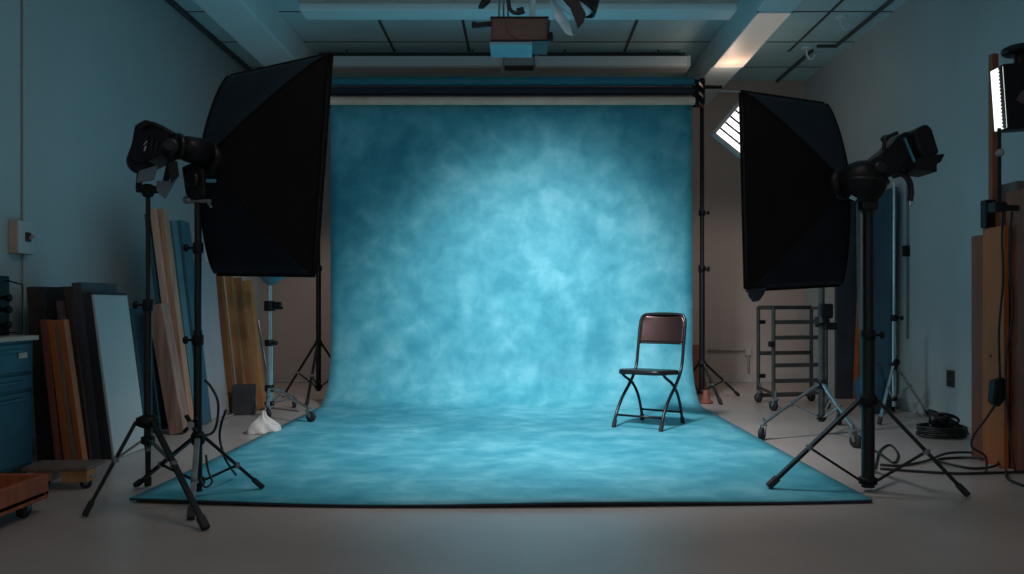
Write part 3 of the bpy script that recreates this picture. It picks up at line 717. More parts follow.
def tray():
    t = thing('wooden_dolly', 'orange wooden tray dolly on black casters at the lower left', 'dolly', (-2.3, 3.1, 0))
    z1 = .075 + .115
    y0, y1_ = 2.72, 3.40; x0, x1 = -2.52, XX(46, 3.38)
    b = new(); box(b, ((x0 + x1) / 2, (y0 + y1_) / 2, .085), (x1 - x0, y1_ - y0, .02), bev=.003); part('deck', b, 'crate', t)
    hb = .085
    for (c, s) in ((((x0 + x1) / 2, y0 + .012, .09 + hb / 2 - .02), (x1 - x0, .024, hb + .02)), (((x0 + x1) / 2, y1_ - .012, .09 + hb / 2 - .02), (x1 - x0, .024, hb + .02)),
                   ((x1 - .012, (y0 + y1_) / 2, .09 + hb / 2 - .02), (.024, y1_ - y0 - .05, hb + .018)), ((x0 + .012, (y0 + y1_) / 2, .09 + hb / 2 - .02), (.024, y1_ - y0 - .05, hb + .018))):
        b = new(); box(b, c, s, bev=.004); part('side_board', b, 'crate', t)
    for (x, y) in ((x1 - .06, y0 + .07), (x1 - .05, y1_ - .09), (x0 + .08, y0 + .07), (x0 + .08, y1_ - .1)):
        w, f = new(), new(); caster(w, f, (x, y), .036, PI * .5, top=.078); fo = part('caster_fork', f, 'steel', t); part('wheel', w, 'rubber', fo)
    b = new(); tube(b, [(x0 + .12, y0 + .1, .102), (x0 + .25, y0 + .22, .112), (x0 + .35, y0 + .16, .104), (x1 - .1, y0 + .25, .102)], .008, 8, 6)
    single('short_cable', b, 'cable', (x0 + .25, y0 + .2, .095), 'short dark cable lying inside the orange wooden tray dolly', 'cable')
tray()

# ------------------------------------------------------------------ chrome caster stands
def cstand(label, px, Y, ztop, feet, r, dish=False, m='steel', hubz=.22, low=.1, extra=None, wheel=.037):
    x = XX(px, Y)
    t = stand(label, (x, Y), [(low - .03, ztop * .55, r), (ztop * .5, ztop, r * .72)], hubz, feet, low, m=m, legw=.024, wheel=wheel, brm='chrome', legm=('chrome',) * 3, collars=((ztop * .55, r + .012),), group='stands on casters', name='caster_stand', cat='stand', brace=.5)
    return t, x
t, x = cstand('chrome caster stand in front of the honey planks, blue dish on top', 269.5, 6.35, ZZ(283, 6.35), [G(311, 424)[:2], G(268, 418)[:2], (-1.95, 6.85)], .026, m='chrome', hubz=.22)
b = new(); lathe(b, [(.02, -.05), (.05, -.03), (.10, .02), (.125, .05), (.12, .055), (.05, .01), (.015, -.01)], (x + .01, 6.35, ZZ(279, 6.35)), (0.1, 0, 1), 24); part('dish', b, 'bluemetal', t, 'small blue dish')
b = new(); cyl(b, (x, 6.35, ZZ(306, 6.35) - .04), (x, 6.35, ZZ(306, 6.35) + .04), .042, seg=16); box(b, (x + .07, 6.33, ZZ(305, 6.35)), (.06, .04, .05), bev=.008); cyl(b, (x + .03, 6.33, ZZ(308, 6.35)), (x + .11, 6.33, ZZ(308, 6.35)), .012, seg=10); part('clamp', b, 'matt', t)

t, x = cstand('dark caster stand with chrome legs below the right softbox', 821.5, 5.42, 1.95, [G(762, 440)[:2], G(856, 448)[:2], (XX(836, 5.9), 5.85)], .021, m='rackmetal', hubz=ZZ(384, 5.42), low=.12, wheel=.042)
b = new(); box(b, (x + .02, 5.40, ZZ(311, 5.42)), (.085, .07, .10), bev=.012); cyl(b, (x, 5.40, ZZ(325, 5.42)), (x, 5.42, ZZ(318, 5.42)), .05, seg=18); box(b, (x + .04, 5.38, ZZ(326, 5.42)), (.08, .05, .05), bev=.008); part('clamp', b, 'matt', t)
XC1 = x
# light bank fixed on that stand, tilted, seen past the softbox edge
def lightbank():
    Y = 5.42; c = V(XX(760, Y), Y - .09, ZZ(146, Y))
    t = thing('fluorescent_light_bank', 'lit white fluorescent bank in a black frame peeking out past the right softbox', 'studio light', c)
    rot = Euler((math.radians(4), math.radians(41), math.radians(-10))).to_matrix()
    def W(x, y, z): return c + rot @ V(x, y, z)
    w, h = .62, .34
    b = new(); box(b, W(0, .05, 0), (w - .02, .07, h - .02), rot, bev=.008); part('housing', b, 'matt', t)
    b = new()
    for (cc, ss) in (((0, 0, h / 2 - .012), (w, .07, .024)), ((0, 0, -h / 2 + .012), (w, .07, .024)), ((w / 2 - .012, 0, 0), (.024, .07, h)), ((-w / 2 + .012, 0, 0), (.024, .07, h))): box(b, W(*cc), ss, rot, bev=.004)
    part('frame', b, 'steel', t)
    for k in range(6):
        b = new(); z = -.125 + .05 * k; cyl(b, W(-w / 2 + .025, .0, z), W(w / 2 - .025, .0, z), .018, seg=14); part('tube', b, 'tube', t)
    b = new(); bar(b, W(0.1, .085, 0), (XC1, Y, 1.90), .03, .03, bev=.005); part('arm', b, 'matt', t)
lightbank()

# ------------------------------------------------------------------ pipe rack on casters
def rack():
    A, Bx = V(XX(773.5, 6.65), 6.65, 0), V(XX(826, 6.75), 6.75, 0)      # near frame
    Cc, D = V(XX(759, 7.2), 7.22, 0), V(XX(812, 7.3), 7.32, 0)       # far frame
    zt = ZZ(307, 6.9); r = .016
    t = thing('pipe_rack', 'grey metal pipe rack on casters near the back right wall', 'rack', (A + Bx + Cc + D) / 4)
    for q, dz in ((A, 0), (Bx, 0), (Cc, 0), (D, 0)):
        b = new(); cyl(b, q + V(0, 0, .11), q + V(0, 0, zt), r, seg=14); u = part('upright', b, 'rackmetal', t)
        w, f = new(), new(); caster(w, f, (q.x, q.y), .043, -1.1, top=.13); fo = part('caster_fork', f, 'steel', t); part('wheel', w, 'rubber', fo)
    for py in (322, 337.5, 365, 380.5):
        z = ZZ(py, 6.7); b = new(); bar(b, A + V(0, 0, z), Bx + V(0, 0, z), .022, .034, bev=.004); part('rung', b, 'rackmetal', t)
    for py in (307.5, 353, 395):
        z = ZZ(py, 7.25); b = new(); bar(b, Cc + V(0, 0, z), D + V(0, 0, z), .022, .036, bev=.004); part('rung', b, 'rackmetal', t)
    for q, w in ((A, Cc), (Bx, D)):
        for z in (.14, zt - .01):
            b = new(); cyl(b, q + V(0, 0, z), w + V(0, 0, z), r * .8, seg=12); part('side_rail', b, 'rackmetal', t)
    b = new(); cyl(b, A + V(0, 0, .14), Bx + V(0, 0, .14), r * .8, seg=12); part('bottom_rail', b, 'rackmetal', t)
    for z in (ZZ(322, 7.2), ZZ(376, 7.2)):
        b = new(); box(b, Cc + V(.03, -.01, z), (.06, .03, .035), bev=.004); part('hook', b, 'matt', t)
    b = new(); box(b, A + V(-.02, -.02, ZZ(344, 6.65)), (.05, .05, .045), bev=.006); part('clamp', b, 'matt', t)
rack()

# papers and a thin pipe on the back wall
b = new(); box(b, (XX(807, 9.05), YB - .004, ZZ(322, 9.1)), (.16, .006, .26)); single('wall_notice', b, 'base', (XX(807, 9.05), YB - .004, ZZ(322, 9.1)), 'pale blank sheet on the back wall behind the pipe rack', 'paper')
b = new(); tube(b, [(XX(708, 9.05), YB - .02, ZZ(350, 9.05)), (XX(748, 9.05), YB - .02, ZZ(350, 9.05)), (XX(749, 9.05), YB - .02, ZZ(353, 9.05)), (XX(749, 9.05), YB - .03, .11)], .012, 10); single('wall_pipe', b, 'base', (XX(748, 9.05), YB - .02, .11), 'thin painted pipe along the back wall right of the backdrop', 'pipe')
b = new(); box(b, (XX(749, 9.05), YB - .02, ZZ(352, 9.05)), (.07, .04, .09), bev=.006); single('wall_socket_box', b, 'wallback', (XX(749, 9.05), YB - .02, ZZ(352, 9.05)), 'small box at the end of the back wall pipe', 'socket')
# brown plank and orange block behind the right backdrop stand
b = new(); prism(b, [V(1.66, 7.75, 0), V(1.80, 7.75, 0), V(1.76, 7.98, .46), V(1.64, 7.98, .46)], .03, .003); bmesh.ops.translate(b, vec=(0, 0, .02), verts=b.verts); single('short_plank', b, 'redwood', (1.72, 7.75, 0), 'short brown plank behind the right backdrop stand', 'plank')
b = new(); lathe(b, [(.06, 0), (.064, .008), (.064, .02), (.042, .024), (.03, .09), (.02, .12)], (1.645, 7.16, 0), (0, 0, 1), 18); single('floor_marker', b, 'rust', (1.645, 7.16, 0), 'small rusty orange marker at the foot of the right backdrop stand', 'marker')

# ------------------------------------------------------------------ right wall: leaning blue panels, chrome stand, conduit, outlet
def rboard(name, label, m, xb, xt, yt, Yn, L, th, cat='panel'):
    Xb, Xt, zt = XX(xb, Yn), XX(xt, Yn), ZZ(yt, Yn)
    up = V(Xt - Xb, 0, zt); n = V(zt, 0, -(Xt - Xb)).normalized(); off = n * th
    q = [V(Xb, Yn, 0), V(Xb, Yn, 0) + up, V(Xb, Yn, 0) + up + off, V(Xb, Yn, 0) + off]
    mn = min(p.z for p in q); q = [p - V(0, 0, mn) for p in q]
    b = new(); prism(b, [p + V(0, L / 2, 0) for p in q], L, .003)
    return single(name, b, m, V(Xb, Yn + L / 2, 0), label, cat, 'panels leaning on the right wall')
rboard('studio_flat', 'tall blue panel on the right wall behind the right stand', 'bluep', 886, 894, 187, 6.75, .42, .04)
rboard('studio_flat', 'pale teal panel between the blue and the navy panels on the right', 'paleteal', 868, 866, 192, 7.22, .22, .04)
rboard('leaning_plank', 'thin orange plank edge between the navy panel and the pale teal panel', 'orange', 856, 860, 300, 7.40, .08, .03, 'plank')
b = new(); box(b, (XX(848, 7.5), 7.52, .98), (.22, .05, 1.96), (0.0, 0, 0), bev=.004); single('studio_flat', b, 'navy', (XX(848, 7.5), 7.52, 0), 'navy panel standing upright behind the right softbox edge', 'panel')
Y5 = 6.15; X5 = XX(894, Y5)
S2 = stand('thin chrome light stand by the right wall in front of the blue panel', (X5, Y5), [(.1, ZZ(318, Y5), .015), (ZZ(325, Y5), ZZ(182, Y5), .010)], ZZ(366, Y5),
     [(XX(928, 6.3), 6.28), (XX(877, 5.9), 5.86), (3.06, 6.6)], .16, m='chrome', legw=.022, collars=((ZZ(318, Y5), .028),), brace=.4)
b = new(); lathe(b, [(.02, 0), (.03, .005), (.03, .02), (.02, .026)], (X5, Y5 - .02, ZZ(362, Y5)), (.4, -1, 0), 16); part('hub_knob', b, 'matt', S2)
# stuffed blue bag on the floor near it
def blob(name, label, cat, m, c, s, seed, n=26, mm=14, amp=.12, power=.7, group=None):
    rnd = random.Random(seed); ph = [rnd.uniform(0, 6.28) for _ in range(8)]
    b = new(); rows = []
    for i in range(1, mm):
        th = PI * i / mm; row = []
        for j in range(n):
            a = 2 * PI * j / n
            r = 1 + amp * (math.sin(3 * a + ph[0] + 2 * th) * .5 + math.sin(5 * a + ph[1] - 3 * th) * .35 + math.sin(8 * a + ph[2] + 5 * th) * .25 + math.sin(13 * a + 7 * th + ph[3]) * .15)
            st, ct = math.sin(th), math.cos(th)
            row.append(b.verts.new((c[0] + s[0] * r * st * math.cos(a), c[1] + s[1] * r * st * math.sin(a), max(.0, c[2] + s[2] * math.copysign(abs(ct) ** power, ct) * (1 + amp * .5 * math.sin(4 * a + ph[4]))))))
        rows.append(row)
    t0 = b.verts.new((c[0], c[1], c[2] + s[2])); t1 = b.verts.new((c[0], c[1], max(0, c[2] - s[2])))
    for i in range(len(rows) - 1):
        for j in range(n): b.faces.new((rows[i][j], rows[i][(j + 1) % n], rows[i + 1][(j + 1) % n], rows[i + 1][j])).smooth = True
    for j in range(n):
        b.faces.new((rows[0][(j + 1) % n], rows[0][j], t0)).smooth = True; b.faces.new((rows[-1][j], rows[-1][(j + 1) % n], t1)).smooth = True
    return single(name, b, m, (c[0], c[1], 0), label, cat, group)
t = thing('stuffed_bag', 'dark blue stuffed bag on the floor behind the right stand', 'bag', (XX(886, 6.9), 6.9, 0))
o = blob('x', 'x', 'x', 'bluefab', (XX(872, 6.5), 6.5, .17), (.13, .12, .17), 5, amp=.10)
for k in ('label', 'category'): del o[k]
o.name = 'bag_body'; t.location = o.location.copy(); o.location = (0, 0, 0); o.parent = t
cb = Vector(t.location)
b = new(); tube(b, [cb + V(-.07, 0, .32), cb + V(-.03, -.02, .40), cb + V(.05, -.02, .40), cb + V(.08, 0, .31)], .012, 10, 5); part('strap', b, 'bluefab', t)
# crumpled white cloth on the floor on the left
def cloth_heap():
    c = G(265, 435) + V(-.05, .10, 0); n = 40; rings = 12; b = new(); rows = []
    rnd = random.Random(3); ph = [rnd.uniform(0, 6.28) for _ in range(9)]
    prof = [(.125, 0), (.128, .01), (.122, .03), (.112, .05), (.10, .068), (.085, .085), (.062, .10), (.04, .118), (.026, .14), (.016, .16), (.006, .168)]
    for i, (r, z) in enumerate(prof):
        row = []
        for j in range(n):
            a = 2 * PI * j / n
            k = 1 + .16 * math.sin(3 * a + ph[0]) + .09 * math.sin(7 * a + ph[1] + i) + .05 * math.sin(12 * a + ph[2] - i)
            zz = z * (1 + .10 * math.sin(5 * a + ph[3] + i * .7)) if z else 0
            row.append(b.verts.new(c + V(r * k * math.cos(a) + .06 * z, r * k * .8 * math.sin(a), zz) * .85))
        rows.append(row)
    for i in range(len(rows) - 1):
        for j in range(n): b.faces.new((rows[i][j], rows[i][(j + 1) % n], rows[i + 1][(j + 1) % n], rows[i + 1][j])).smooth = True
    b.faces.new(rows[0][::-1]); b.faces.new(rows[-1])
    single('crumpled_cloth', b, 'cloth', c, 'crumpled white cloth heaped on the floor left of the blue backdrop', 'cloth')
cloth_heap()

xw = XX(909, 6.75)
b = new(); cyl(b, (XR - .014, 6.66, .6), (XR - .014, 6.66, 2.0), .009, seg=10); t = thing('wall_cable_drop', 'thin cable drop with a small dark connector on the right wall', 'cable', (XR - .014, 6.66, .6)); part('cable', b, 'steel', t)
b = new(); box(b, (XR - .024, 6.66, ZZ(251, 6.66)), (.045, .05, .09), bev=.006); part('connector', b, 'matt', t)
t = thing('wall_outlet', 'grey steel power outlet low on the right wall', 'outlet', (XR, 6.0, ZZ(378.5, 6.0)))
zo = ZZ(378.5, 6.0)
b = new(); box(b, (XR - .006, 6.0, zo), (.012, .10, .125), bev=.003); part('plate', b, 'rackmetal', t)
for dz in (-.028, .028):
    b = new(); box(b, (XR - .014, 6.0, zo + dz), (.008, .05, .038), bev=.006); s_ = part('socket', b, 'dark', t)

# ------------------------------------------------------------------ right edge: boards, LED panel, cables
GR = 'boards against the partition at the right'
def upright(name, label, cat, m, x0, x1, y0, y1_, z, lean=0.0, group=GR):
    b = new()
    prism(b, [V(x0, (y0 + y1_) / 2, 0), V(x1, (y0 + y1_) / 2, 0), V(x1 + lean, (y0 + y1_) / 2, z), V(x0 + lean, (y0 + y1_) / 2, z)], y1_ - y0, .003)
    return single(name, b, m, ((x0 + x1) / 2, (y0 + y1_) / 2, 0), label, cat, group)
upright('upright_board', 'reddish plywood strip at the outer left of the right hand boards', 'board', 'redwood', 2.600, 2.627, 4.505, 4.63, ZZ(236, 4.6))
upright('upright_board', 'orange plywood sheet with a small hole below the black box', 'board', 'ply', 2.590, 2.617, 4.30, 4.50, ZZ(228, 4.45))
upright('upright_board', 'short brown board behind the black box above the plywood sheet', 'board', 'redwood', 2.622, 2.64, 4.36, 4.49, ZZ(205, 4.4))
upright('upright_post', 'tall thin wooden post rising past the lit LED panel', 'post', 'redwood', 2.652, 2.688, 4.51, 4.55, ZZ(47, 4.4))
upright('upright_board', 'dark red brown board between the plywood sheet and the partition', 'board', 'redwood', 2.63, 2.675, 4.18, 4.35, ZZ(190, 4.25))
b = new(); cyl(b, (2.587, 4.42, ZZ(356, 4.42)), (2.591, 4.42, ZZ(356, 4.42)), .008, seg=12)
part('hole', b, 'dark', bpy.data.objects['upright_board.001'])
b = new(); box(b, P(988, 214, 4.46) + V(-.0, .0, 0), (.055, .06, .155), bev=.006); single('small_black_box', b, 'matt', P(985, 228, 4.48), 'small black box standing on top of the orange plywood sheet', 'box')

def led_panel():
    Y = 4.10; X = XX(993, Y)
    t = thing('led_light_panel', 'black LED light panel with a glowing strip at the right edge', 'studio light', P(1006, 132, Y))
    z0, z1 = ZZ(128, Y), ZZ(62, Y); zc = (z0 + z1) / 2; hh = z1 - z0
    rot = Euler((0, math.radians(-4), math.radians(0))).to_matrix(); c = V(2.588, Y + .02, zc)
    def W(x, y, z): return c + rot @ V(x, y, z)
    b = new(); box(b, W(0.03, 0.03, 0), (.28, .10, hh), rot, bev=.006); part('housing', b, 'matt', t)
    b = new(); prism(b, [W(-.114, -.014, -hh / 2 + .012), W(-.114, .078, -hh / 2 + .012), W(-.114, .078, hh / 2 - .012), W(-.114, -.014, hh / 2 - .012)], .010); part('led_strip', b, 'led', t, 'glowing white strip')
    b = new()
    for k in range(17):
        z = -hh / 2 + .02 + (hh - .04) * k / 16; prism(b, [W(-.121, -.026, z - .0105), W(-.121, -.006, z - .0105), W(-.121, .010, z), W(-.121, -.006, z + .0105), W(-.121, -.026, z + .0105)], .004)
    part('louvre', b, 'black', t)
    b = new(); prism(b, [W(-.06, -.023, -.02), W(-.025, -.023, -.045), W(.0, -.023, -.01), W(.0, -.023, .03), W(-.03, -.023, .02)], .004); part('sticker', b, 'sticker', t, 'faded pink sticker')
    b = new(); lathe(b, [(.02, 0), (.075, .0), (.085, .012), (.085, .03), (.06, .042)], W(.01, .03, hh / 2 + .055), (0, 0, 1), 24); cyl(b, W(.01, .03, hh / 2), W(.01, .03, hh / 2 + .06), .03, seg=14); part('cooling_cap', b, 'matt', t)
    b = new(); cyl(b, V(XX(1005, Y), Y + .05, ZZ(210, Y)), V(XX(1005, Y), Y + .05, z0 + .01), .010, seg=14); part('pole', b, 'matt', t)
    b = new(); lathe(b, [(.012, 0), (.02, .004), (.02, .02), (.012, .026)], V(XX(1003, Y), Y + .03, ZZ(152, Y)), (-.4, -1, 0), 12); part('pole_knob', b, 'steel', t)
    b = new(); box(b, V(XX(1003, Y), Y + .05, ZZ(206, Y)), (.06, .08, .05), bev=.008); part('wall_clamp', b, 'matt', t)
    b = new(); bar(b, V(XX(1003, Y), Y + .05, ZZ(206, Y)), V(2.60, 4.20, ZZ(206, Y)), .03, .03, bev=.004); part('clamp_arm', b, 'matt', t)
led_panel()
# power adapter hanging on the plywood with its cord
t = thing('power_adapter', 'black power adapter hanging by its cord on the orange plywood sheet', 'power adapter', P(997, 405, 4.24))
b = new(); prism(b, [P(992, 381, 4.24), P(1003, 377, 4.24), P(1004, 397, 4.24), P(996, 407, 4.24), P(990, 402, 4.24)], .06, .008); part('casing', b, 'matt', t)
b = new(); tube(b, [P(1000, 378, 4.24), P(999, 330, 4.245), P(1003, 280, 4.24), P(1002, 240, 4.22), P(1003, 212, 4.18)], .006, 8, 6); part('upper_cord', b, 'cable', t)
b = new(); tube(b, [P(995, 405, 4.24), P(985, 420, 4.22), P(974, 435, 4.24), P(972, 447, 4.24), P(985, 456, 4.24), V(2.45, 4.22, .012), V(2.40, 4.15, .010)], .006, 8, 6); part('lower_cord', b, 'cable', t)
b = new(); tube(b, [P(1012, 212, 4.2), P(1009, 260, 4.2), P(1013, 310, 4.22), P(1006, 360, 4.2), P(1008, 420, 4.2), V(2.56, 4.15, .01)], .006, 8, 6); single('loose_cable', b, 'cable', V(2.56, 4.15, 0), 'loose dark cord hanging down beside the dark red brown board', 'cord')
b = new(); tube(b, [P(1026, 260, 4.36), P(1019, 310, 4.36), P(1022, 350, 4.36), P(1018, 400, 4.36), P(1019, 440, 4.36), V(2.72, 4.33, .01)], .004, 8, 6); single('loose_cable', b, 'graycable', V(2.72, 4.33, 0), 'thin pale cord hanging over the grey partition at the right edge', 'cord')
b = new(); box(b, P(1022, 243, 4.34), (.09, .05, .11), bev=.006); single('hanging_socket_strip', b, 'matt', P(1022, 243, 4.34), 'black socket box on the grey partition at the right edge', 'socket')

# floor cables on the right
def fcable(label, pts, r=.007, m='cable', name='floor_cable', group='cables on the floor at the right'):
    b = new(); q = [(G(a, c) + V(0, 0, r + .001 + (h if h else 0))) for a, c, h in pts]; tube(b, q, r, 8, 6)
    return single(name, b, m, V(q[0].x, q[0].y, 0), label, 'cable', group)
fcable('black cable running from the plywood foot in loops towards the right stand', [(1000, 466, 0), (985, 462, .01), (960, 459, 0), (938, 461, 0), (950, 468, .012), (975, 470, 0), (998, 468, .012), (985, 459, .02), (950, 457, .016), (925, 463, .002), (900, 467, .0), (880, 466, .0)])
fcable('black cable stretching along the floor to the right edge', [(880, 470, 0), (920, 473, 0), (960, 475, 0), (1000, 474, 0), (1035, 473, 0)])
fcable('short dark cable curling off at the right edge', [(1006, 474, .012), (1008, 480, 0), (1020, 486, 0), (1035, 490, 0)])
fcable('looped cable on the floor behind the right stand', [(875, 470, 0), (880, 452, 0), (890, 446, 0), (898, 455, 0), (894, 464, 0), (882, 458, .012), (872, 450, 0)], .006)
# coil heap
t = thing('cable_coil', 'heaped coil of black cable on the floor by the right wall', 'cable', G(942, 437))
c0 = G(942, 437); rnd = random.Random(11)
b = new()
for k in range(5):
    pts = [c0 + V((.15 + .012 * rnd.uniform(-1, 1)) * math.cos(a) + rnd.uniform(-.006, .006), (.12) * math.sin(a) + rnd.uniform(-.006, .006), .012 + .014 * k + rnd.uniform(0, .004)) for a in [2 * PI * i / 20 for i in range(20)]]
    tube(b, pts + [pts[0]], .008, 8)
part('lower_coil', b, 'cable', t)
b = new()
for k in range(5):
    ph = rnd.uniform(0, 6); pts = [c0 + V(.03 + (.09) * math.cos(a + ph), .03 + .07 * math.sin(a + ph), .085 + .045 * math.sin(a * 1 + ph * 2) + .01 * k) for a in [2 * PI * i / 18 for i in range(17)]]
    tube(b, pts, .008, 8, 2)
part('upper_loops', b, 'cable', t)
b = new(); box(b, c0 + V(.01, .02, .12), (.09, .06, .06), (.3, .2, .5), bev=.01); part('plug', b, 'matt', t)
fcable('thin grey cable leading from the chrome stand to the cable coil', [(915, 412, 0), (925, 420, 0), (935, 424, 0)], .006, 'graycable')

# cables at the left stand
b = new(); tube(b, [V(X2 + .03, Y2, ZZ(380, Y2)), P(211, 387, Y2), P(218, 402, Y2), P(217, 422, Y2), P(212, 433, Y2), P(200, 436, Y2 - .03)], .006, 8, 6); single('hanging_cable', b, 'cable', V(X2 + .03, Y2, ZZ(436, Y2)), 'black cable looping off the left softbox stand', 'cable')
b = new(); tube(b, [P(226, 410, 3.7), P(221, 425, 3.72), P(220, 440, 3.75), P(226, 460, 3.72), G(236, 482) + V(0, 0, .035)], .006, 8, 6); single('hanging_cable', b, 'cable', G(236, 482), 'dark cable drooping over the right leg of the left softbox stand', 'cable')
b = new(); tube(b, [P(206, 455, Y2), P(208, 470, Y2), P(212, 482, 3.55), P(205, 487, 3.5), P(200, 478, 3.52)], .005, 8, 6); single('hanging_cable', b, 'cable', P(208, 484, 3.53), 'small dark cable loop at the foot of the left softbox stand', 'cable')
fcable('pale grey cable trailing along the floor behind the left stands', [(218, 422, 0), (232, 416, 0), (250, 408, 0), (275, 409, 0), (300, 412, 0)], .008, 'graycable', group='cables on the floor at the left')
# taped weight on the stand's front leg
t = thing('spring_clamp', 'dark spring clamp gripping the left softbox stand near its hub', 'clamp', P(190, 425, Y2 - .04))
b = new(); bar(b, P(186, 415, Y2 - .04), P(196, 432, Y2 - .04), .02, .014, bev=.003); part('jaw', b, 'matt', t)
b = new(); bar(b, P(184, 432, Y2 - .04), P(197, 418, Y2 - .04), .02, .014, bev=.003); part('handle', b, 'matt', t)
b = new(); cyl(b, P(190.5, 425, Y2 - .06), P(190.5, 425, Y2 - .02), .016, seg=14); part('spring', b, 'steel', t)

# ------------------------------------------------------------------ gear hanging from the ceiling
YP = 5.0
t = thing('hanging_projector', 'brown projector hanging under the ceiling above the backdrop', 'projector', P(519, 30, YP))
b = new(); zp = ZZ(29, YP); box(b, V(XX(519.5, YP), YP + .13, zp), (.355, .26, .145), bev=.008); part('casing', b, 'projbody', t)
b = new(); box(b, V(XX(519.5, YP), YP + .13, zp - .072), (.365, .27, .010), bev=.003); box(b, V(XX(519.5, YP), YP + .13, zp + .072), (.365, .27, .012), bev=.003); part('edge_trim', b, 'matt', t)
b = new(); box(b, V(XX(511, YP), YP + .14, zp - .085), (.27, .27, .018), bev=.003); part('under_plate', b, 'bluemetal', t, 'blue plate below')
b = new(); bar(b, P(472, 26, YP + .1), P(492, 24, YP + .1), .03, .03, bev=.005); box(b, P(474, 25, YP + .1), (.028, .035, .035), bev=.004); part('side_arm', b, 'matt', t)
b = new(); lathe(b, [(.02, 0), (.03, .005), (.03, .02), (.018, .026)], P(549, 37, YP + .02), (1, -.2, 0), 14); part('side_knob', b, 'matt', t)
for px in (499, 503.5, 508):
    b = new(); cyl(b, P(px, 17, YP + .12), V(XX(px + (504 - px) * .5, YP), YP + .12, ZC), .006, seg=8); part('hanger_rod', b, 'steel', t)
b = new(); cyl(b, V(XX(533, YP), YP + .2, ZZ(17, YP)), V(XX(533, YP), YP + .2, ZC), .02, seg=12); part('hanger_post', b, 'beam', t)
b = new(); tube(b, [P(508, -4, YP), P(510, 9, YP), P(516, 13, YP), P(524, 11, YP)], .012, 10, 5); cyl(b, P(517, 12, YP), P(524, 10, YP), .022, seg=12); part('cable_loop', b, 'cable', t)
b = new(); tube(b, [P(506, 20, YP - .005), P(507, 30, YP - .008), P(512, 36, YP - .008), P(518, 38, YP - .005)], .004, 8, 5); part('front_cable', b, 'redwood', t)
# clamp hanging left of the projector
t = thing('hanging_clamp', 'black clamp hanging from the ceiling left of the projector', 'clamp', P(484, 6, YP))
b = new(); prism(b, poly([(478, 8), (483, -2), (492, -6), (490, 2), (483, 8)], YP), .04, .004); part('jaw', b, 'matt', t)
b = new(); cyl(b, P(486, 0, YP), V(XX(486, YP), YP, ZC), .012, seg=12); part('drop_rod', b, 'steel', t)
# hanging spot lamp
YS = 4.6
t = thing('hanging_spotlight', 'black hanging spotlight with a pale lens above and right of the projector', 'spotlight', P(570, 10, YS))
ax = (V(.55, 7.2, 1.55) - P(566, 4, YS)).normalized()
axh = V(-.42, .05, -.9).normalized()
b = new(); lathe(b, [(.03, -.26), (.09, -.25), (.12, -.17), (.125, -.05), (.14, .02), (.142, .06), (.132, .06), (.12, .0), (.02, -.03)], P(577, -4, YS), axh, 28); part('shell', b, 'matt', t)
b = new(); lathe(b, [(.005, .085), (.06, .075), (.105, .05), (.128, .02), (.1, .0), (.01, -.02)], P(575, -1, YS), axh, 28); part('lens', b, 'fglass', t, 'pale lens')
b = new(); prism(b, poly([(561, -2), (575, -6), (586, 14), (584, 22), (578, 29), (575, 20), (570, 8)], YS - .12), .012, .003); part('barn_door', b, 'matt', t)
b = new(); cyl(b, P(585, -22, YS), V(XX(585, YS), YS, ZC), .016, seg=12); part('drop_rod', b, 'steel', t)
b = new(); prism(b, poly([(549, -3), (556, 0), (570, 24), (573, 36), (566, 34), (556, 20)], YS + .06), .008, .002); part('barn_door', b, 'fglass', t, 'pale translucent flap')
# white conduit hooks and rod at the right of the ceiling
for (px, py, lab) in ((807, 48, 'white ceiling hook above the right softbox'), (841, 17, 'white ceiling hook nearer the camera, over the right stand')):
    Yh = F * (ZC - H) / (305 - py) ; c = V(XX(px, Yh), Yh, ZC)
    t = thing('ceiling_hook', lab, 'hook', c, 'hooks on the right of the ceiling')
    b = new(); lathe(b, [(.05, -.012), (.055, -.006), (.055, 0), (.05, 0.0005)], c, (0, 0, 1), 18); part('plate', b, 'beam', t)
    b = new(); tube(b, [c + V(0, 0, -.005), c + V(.0, 0, -.07), c + V(.03, 0, -.11), c + V(.07, 0, -.10), c + V(.075, 0, -.06)], .010, 10, 5); part('hook', b, 'beam', t)
b = new(); cyl(b, P(719, 91, 8.9), P(748, 92, 8.9), .012, seg=10); cyl(b, P(719, 91, 8.9), V(XX(719, 8.9), 8.9, ZC), .008, seg=8); single('hanging_rod', b, 'beam', P(733, 91, 8.9), 'thin white rod hanging level below the far right ceiling', 'rod')

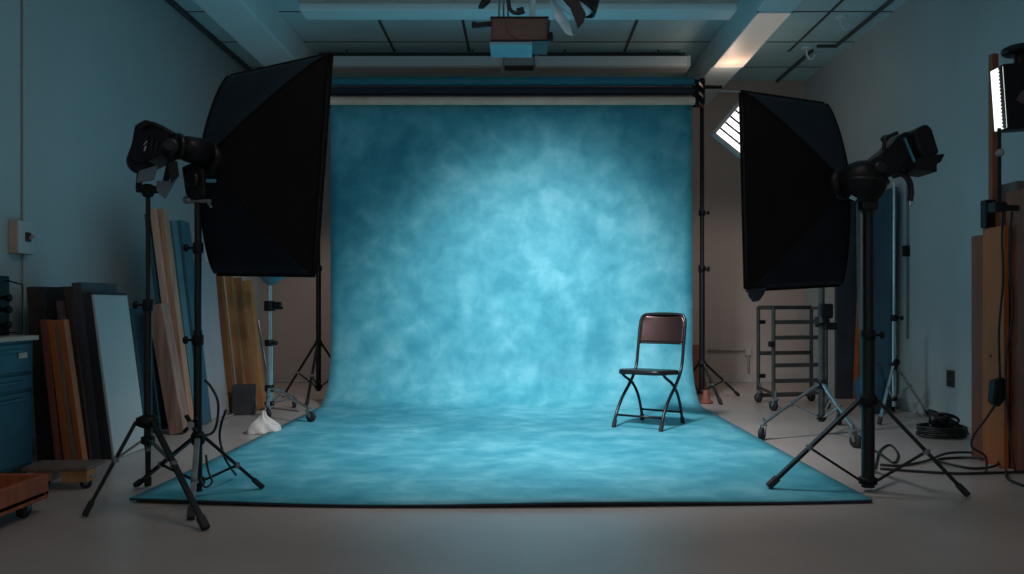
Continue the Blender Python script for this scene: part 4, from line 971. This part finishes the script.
# ------------------------------------------------------------------ light
def light(kind, name, loc, energy, col, **k):
    l = bpy.data.lights.new(name, kind); l.energy = energy; l.color = col
    for a, v in k.items(): setattr(l, a, v)
    o = bpy.data.objects.new(name, l); C.objects.link(o); o.location = loc; return o
def aim(o, tgt): o.rotation_euler = (Vector(tgt) - o.location).to_track_quat('-Z', 'Y').to_euler()
SL = V(.30, 4.55, 2.24)
k = light('SPOT', 'spot_lamp', SL, 255, (.88, .96, 1.0), spot_size=math.radians(125), spot_blend=1.0, shadow_soft_size=.16)
aim(k, (.2, 5.5, 0))
k = light('SPOT', 'spot_beam', SL + V(0, .02, .0), 355, (.93, .98, 1.0), spot_size=math.radians(72), spot_blend=1.0, shadow_soft_size=.24)
aim(k, (.2, 7.2, .88))
k = light('POINT', 'beam_fill', (1.965, 7.50, H + 2.28 - .20), 2.6, (1.0, .74, .58), shadow_soft_size=.05)  # added unseen light, brightens the panel's far end and warms the back wall
k = light('SPOT', 'corner_fill', (-1.95, 7.6, 2.7), 34, (1.0, .84, .75), spot_size=math.radians(95), spot_blend=.8, shadow_soft_size=.1)  # added unseen fill, warms the dark back left corner
aim(k, (-2.15, 8.2, 0))
k = light('SPOT', 'rack_fill', (2.3, 7.3, 2.7), 30, (1.0, .84, .75), spot_size=math.radians(95), spot_blend=.8, shadow_soft_size=.1)  # added unseen fill, warms the back wall behind the rack
aim(k, (2.2, 8.5, .2))
k = light('AREA', 'floor_fill', (.1, 2.6, ZC - .06), 14, (1.0, .80, .70), shape='RECTANGLE', size=1.6, size_y=.6)  # added fill out of view, no fixture; warms and lifts the front floor
W_ = bpy.data.worlds.new('World'); S.world = W_; W_.use_nodes = True
bg = W_.node_tree.nodes['Background']; bg.inputs['Color'].default_value = (.76, .84, .86, 1); bg.inputs['Strength'].default_value = .28

# ------------------------------------------------------------------ camera
cam = bpy.data.cameras.new('camera'); cam.sensor_width = 36; cam.lens = 36 * F / 1024; cam.shift_x = -(VX - 512) / 1024; cam.shift_y = (VY - 287) / 1024
cam.clip_start = .05
co = bpy.data.objects.new('camera', cam); C.objects.link(co); co.location = (0, 0, H); co.rotation_euler = (PI / 2, 0, 0); S.camera = co
S.view_settings.view_transform = 'Standard'; S.view_settings.look = 'None'; S.view_settings.gamma = 1; S.view_settings.exposure = 0; S.view_settings.use_curve_mapping = False
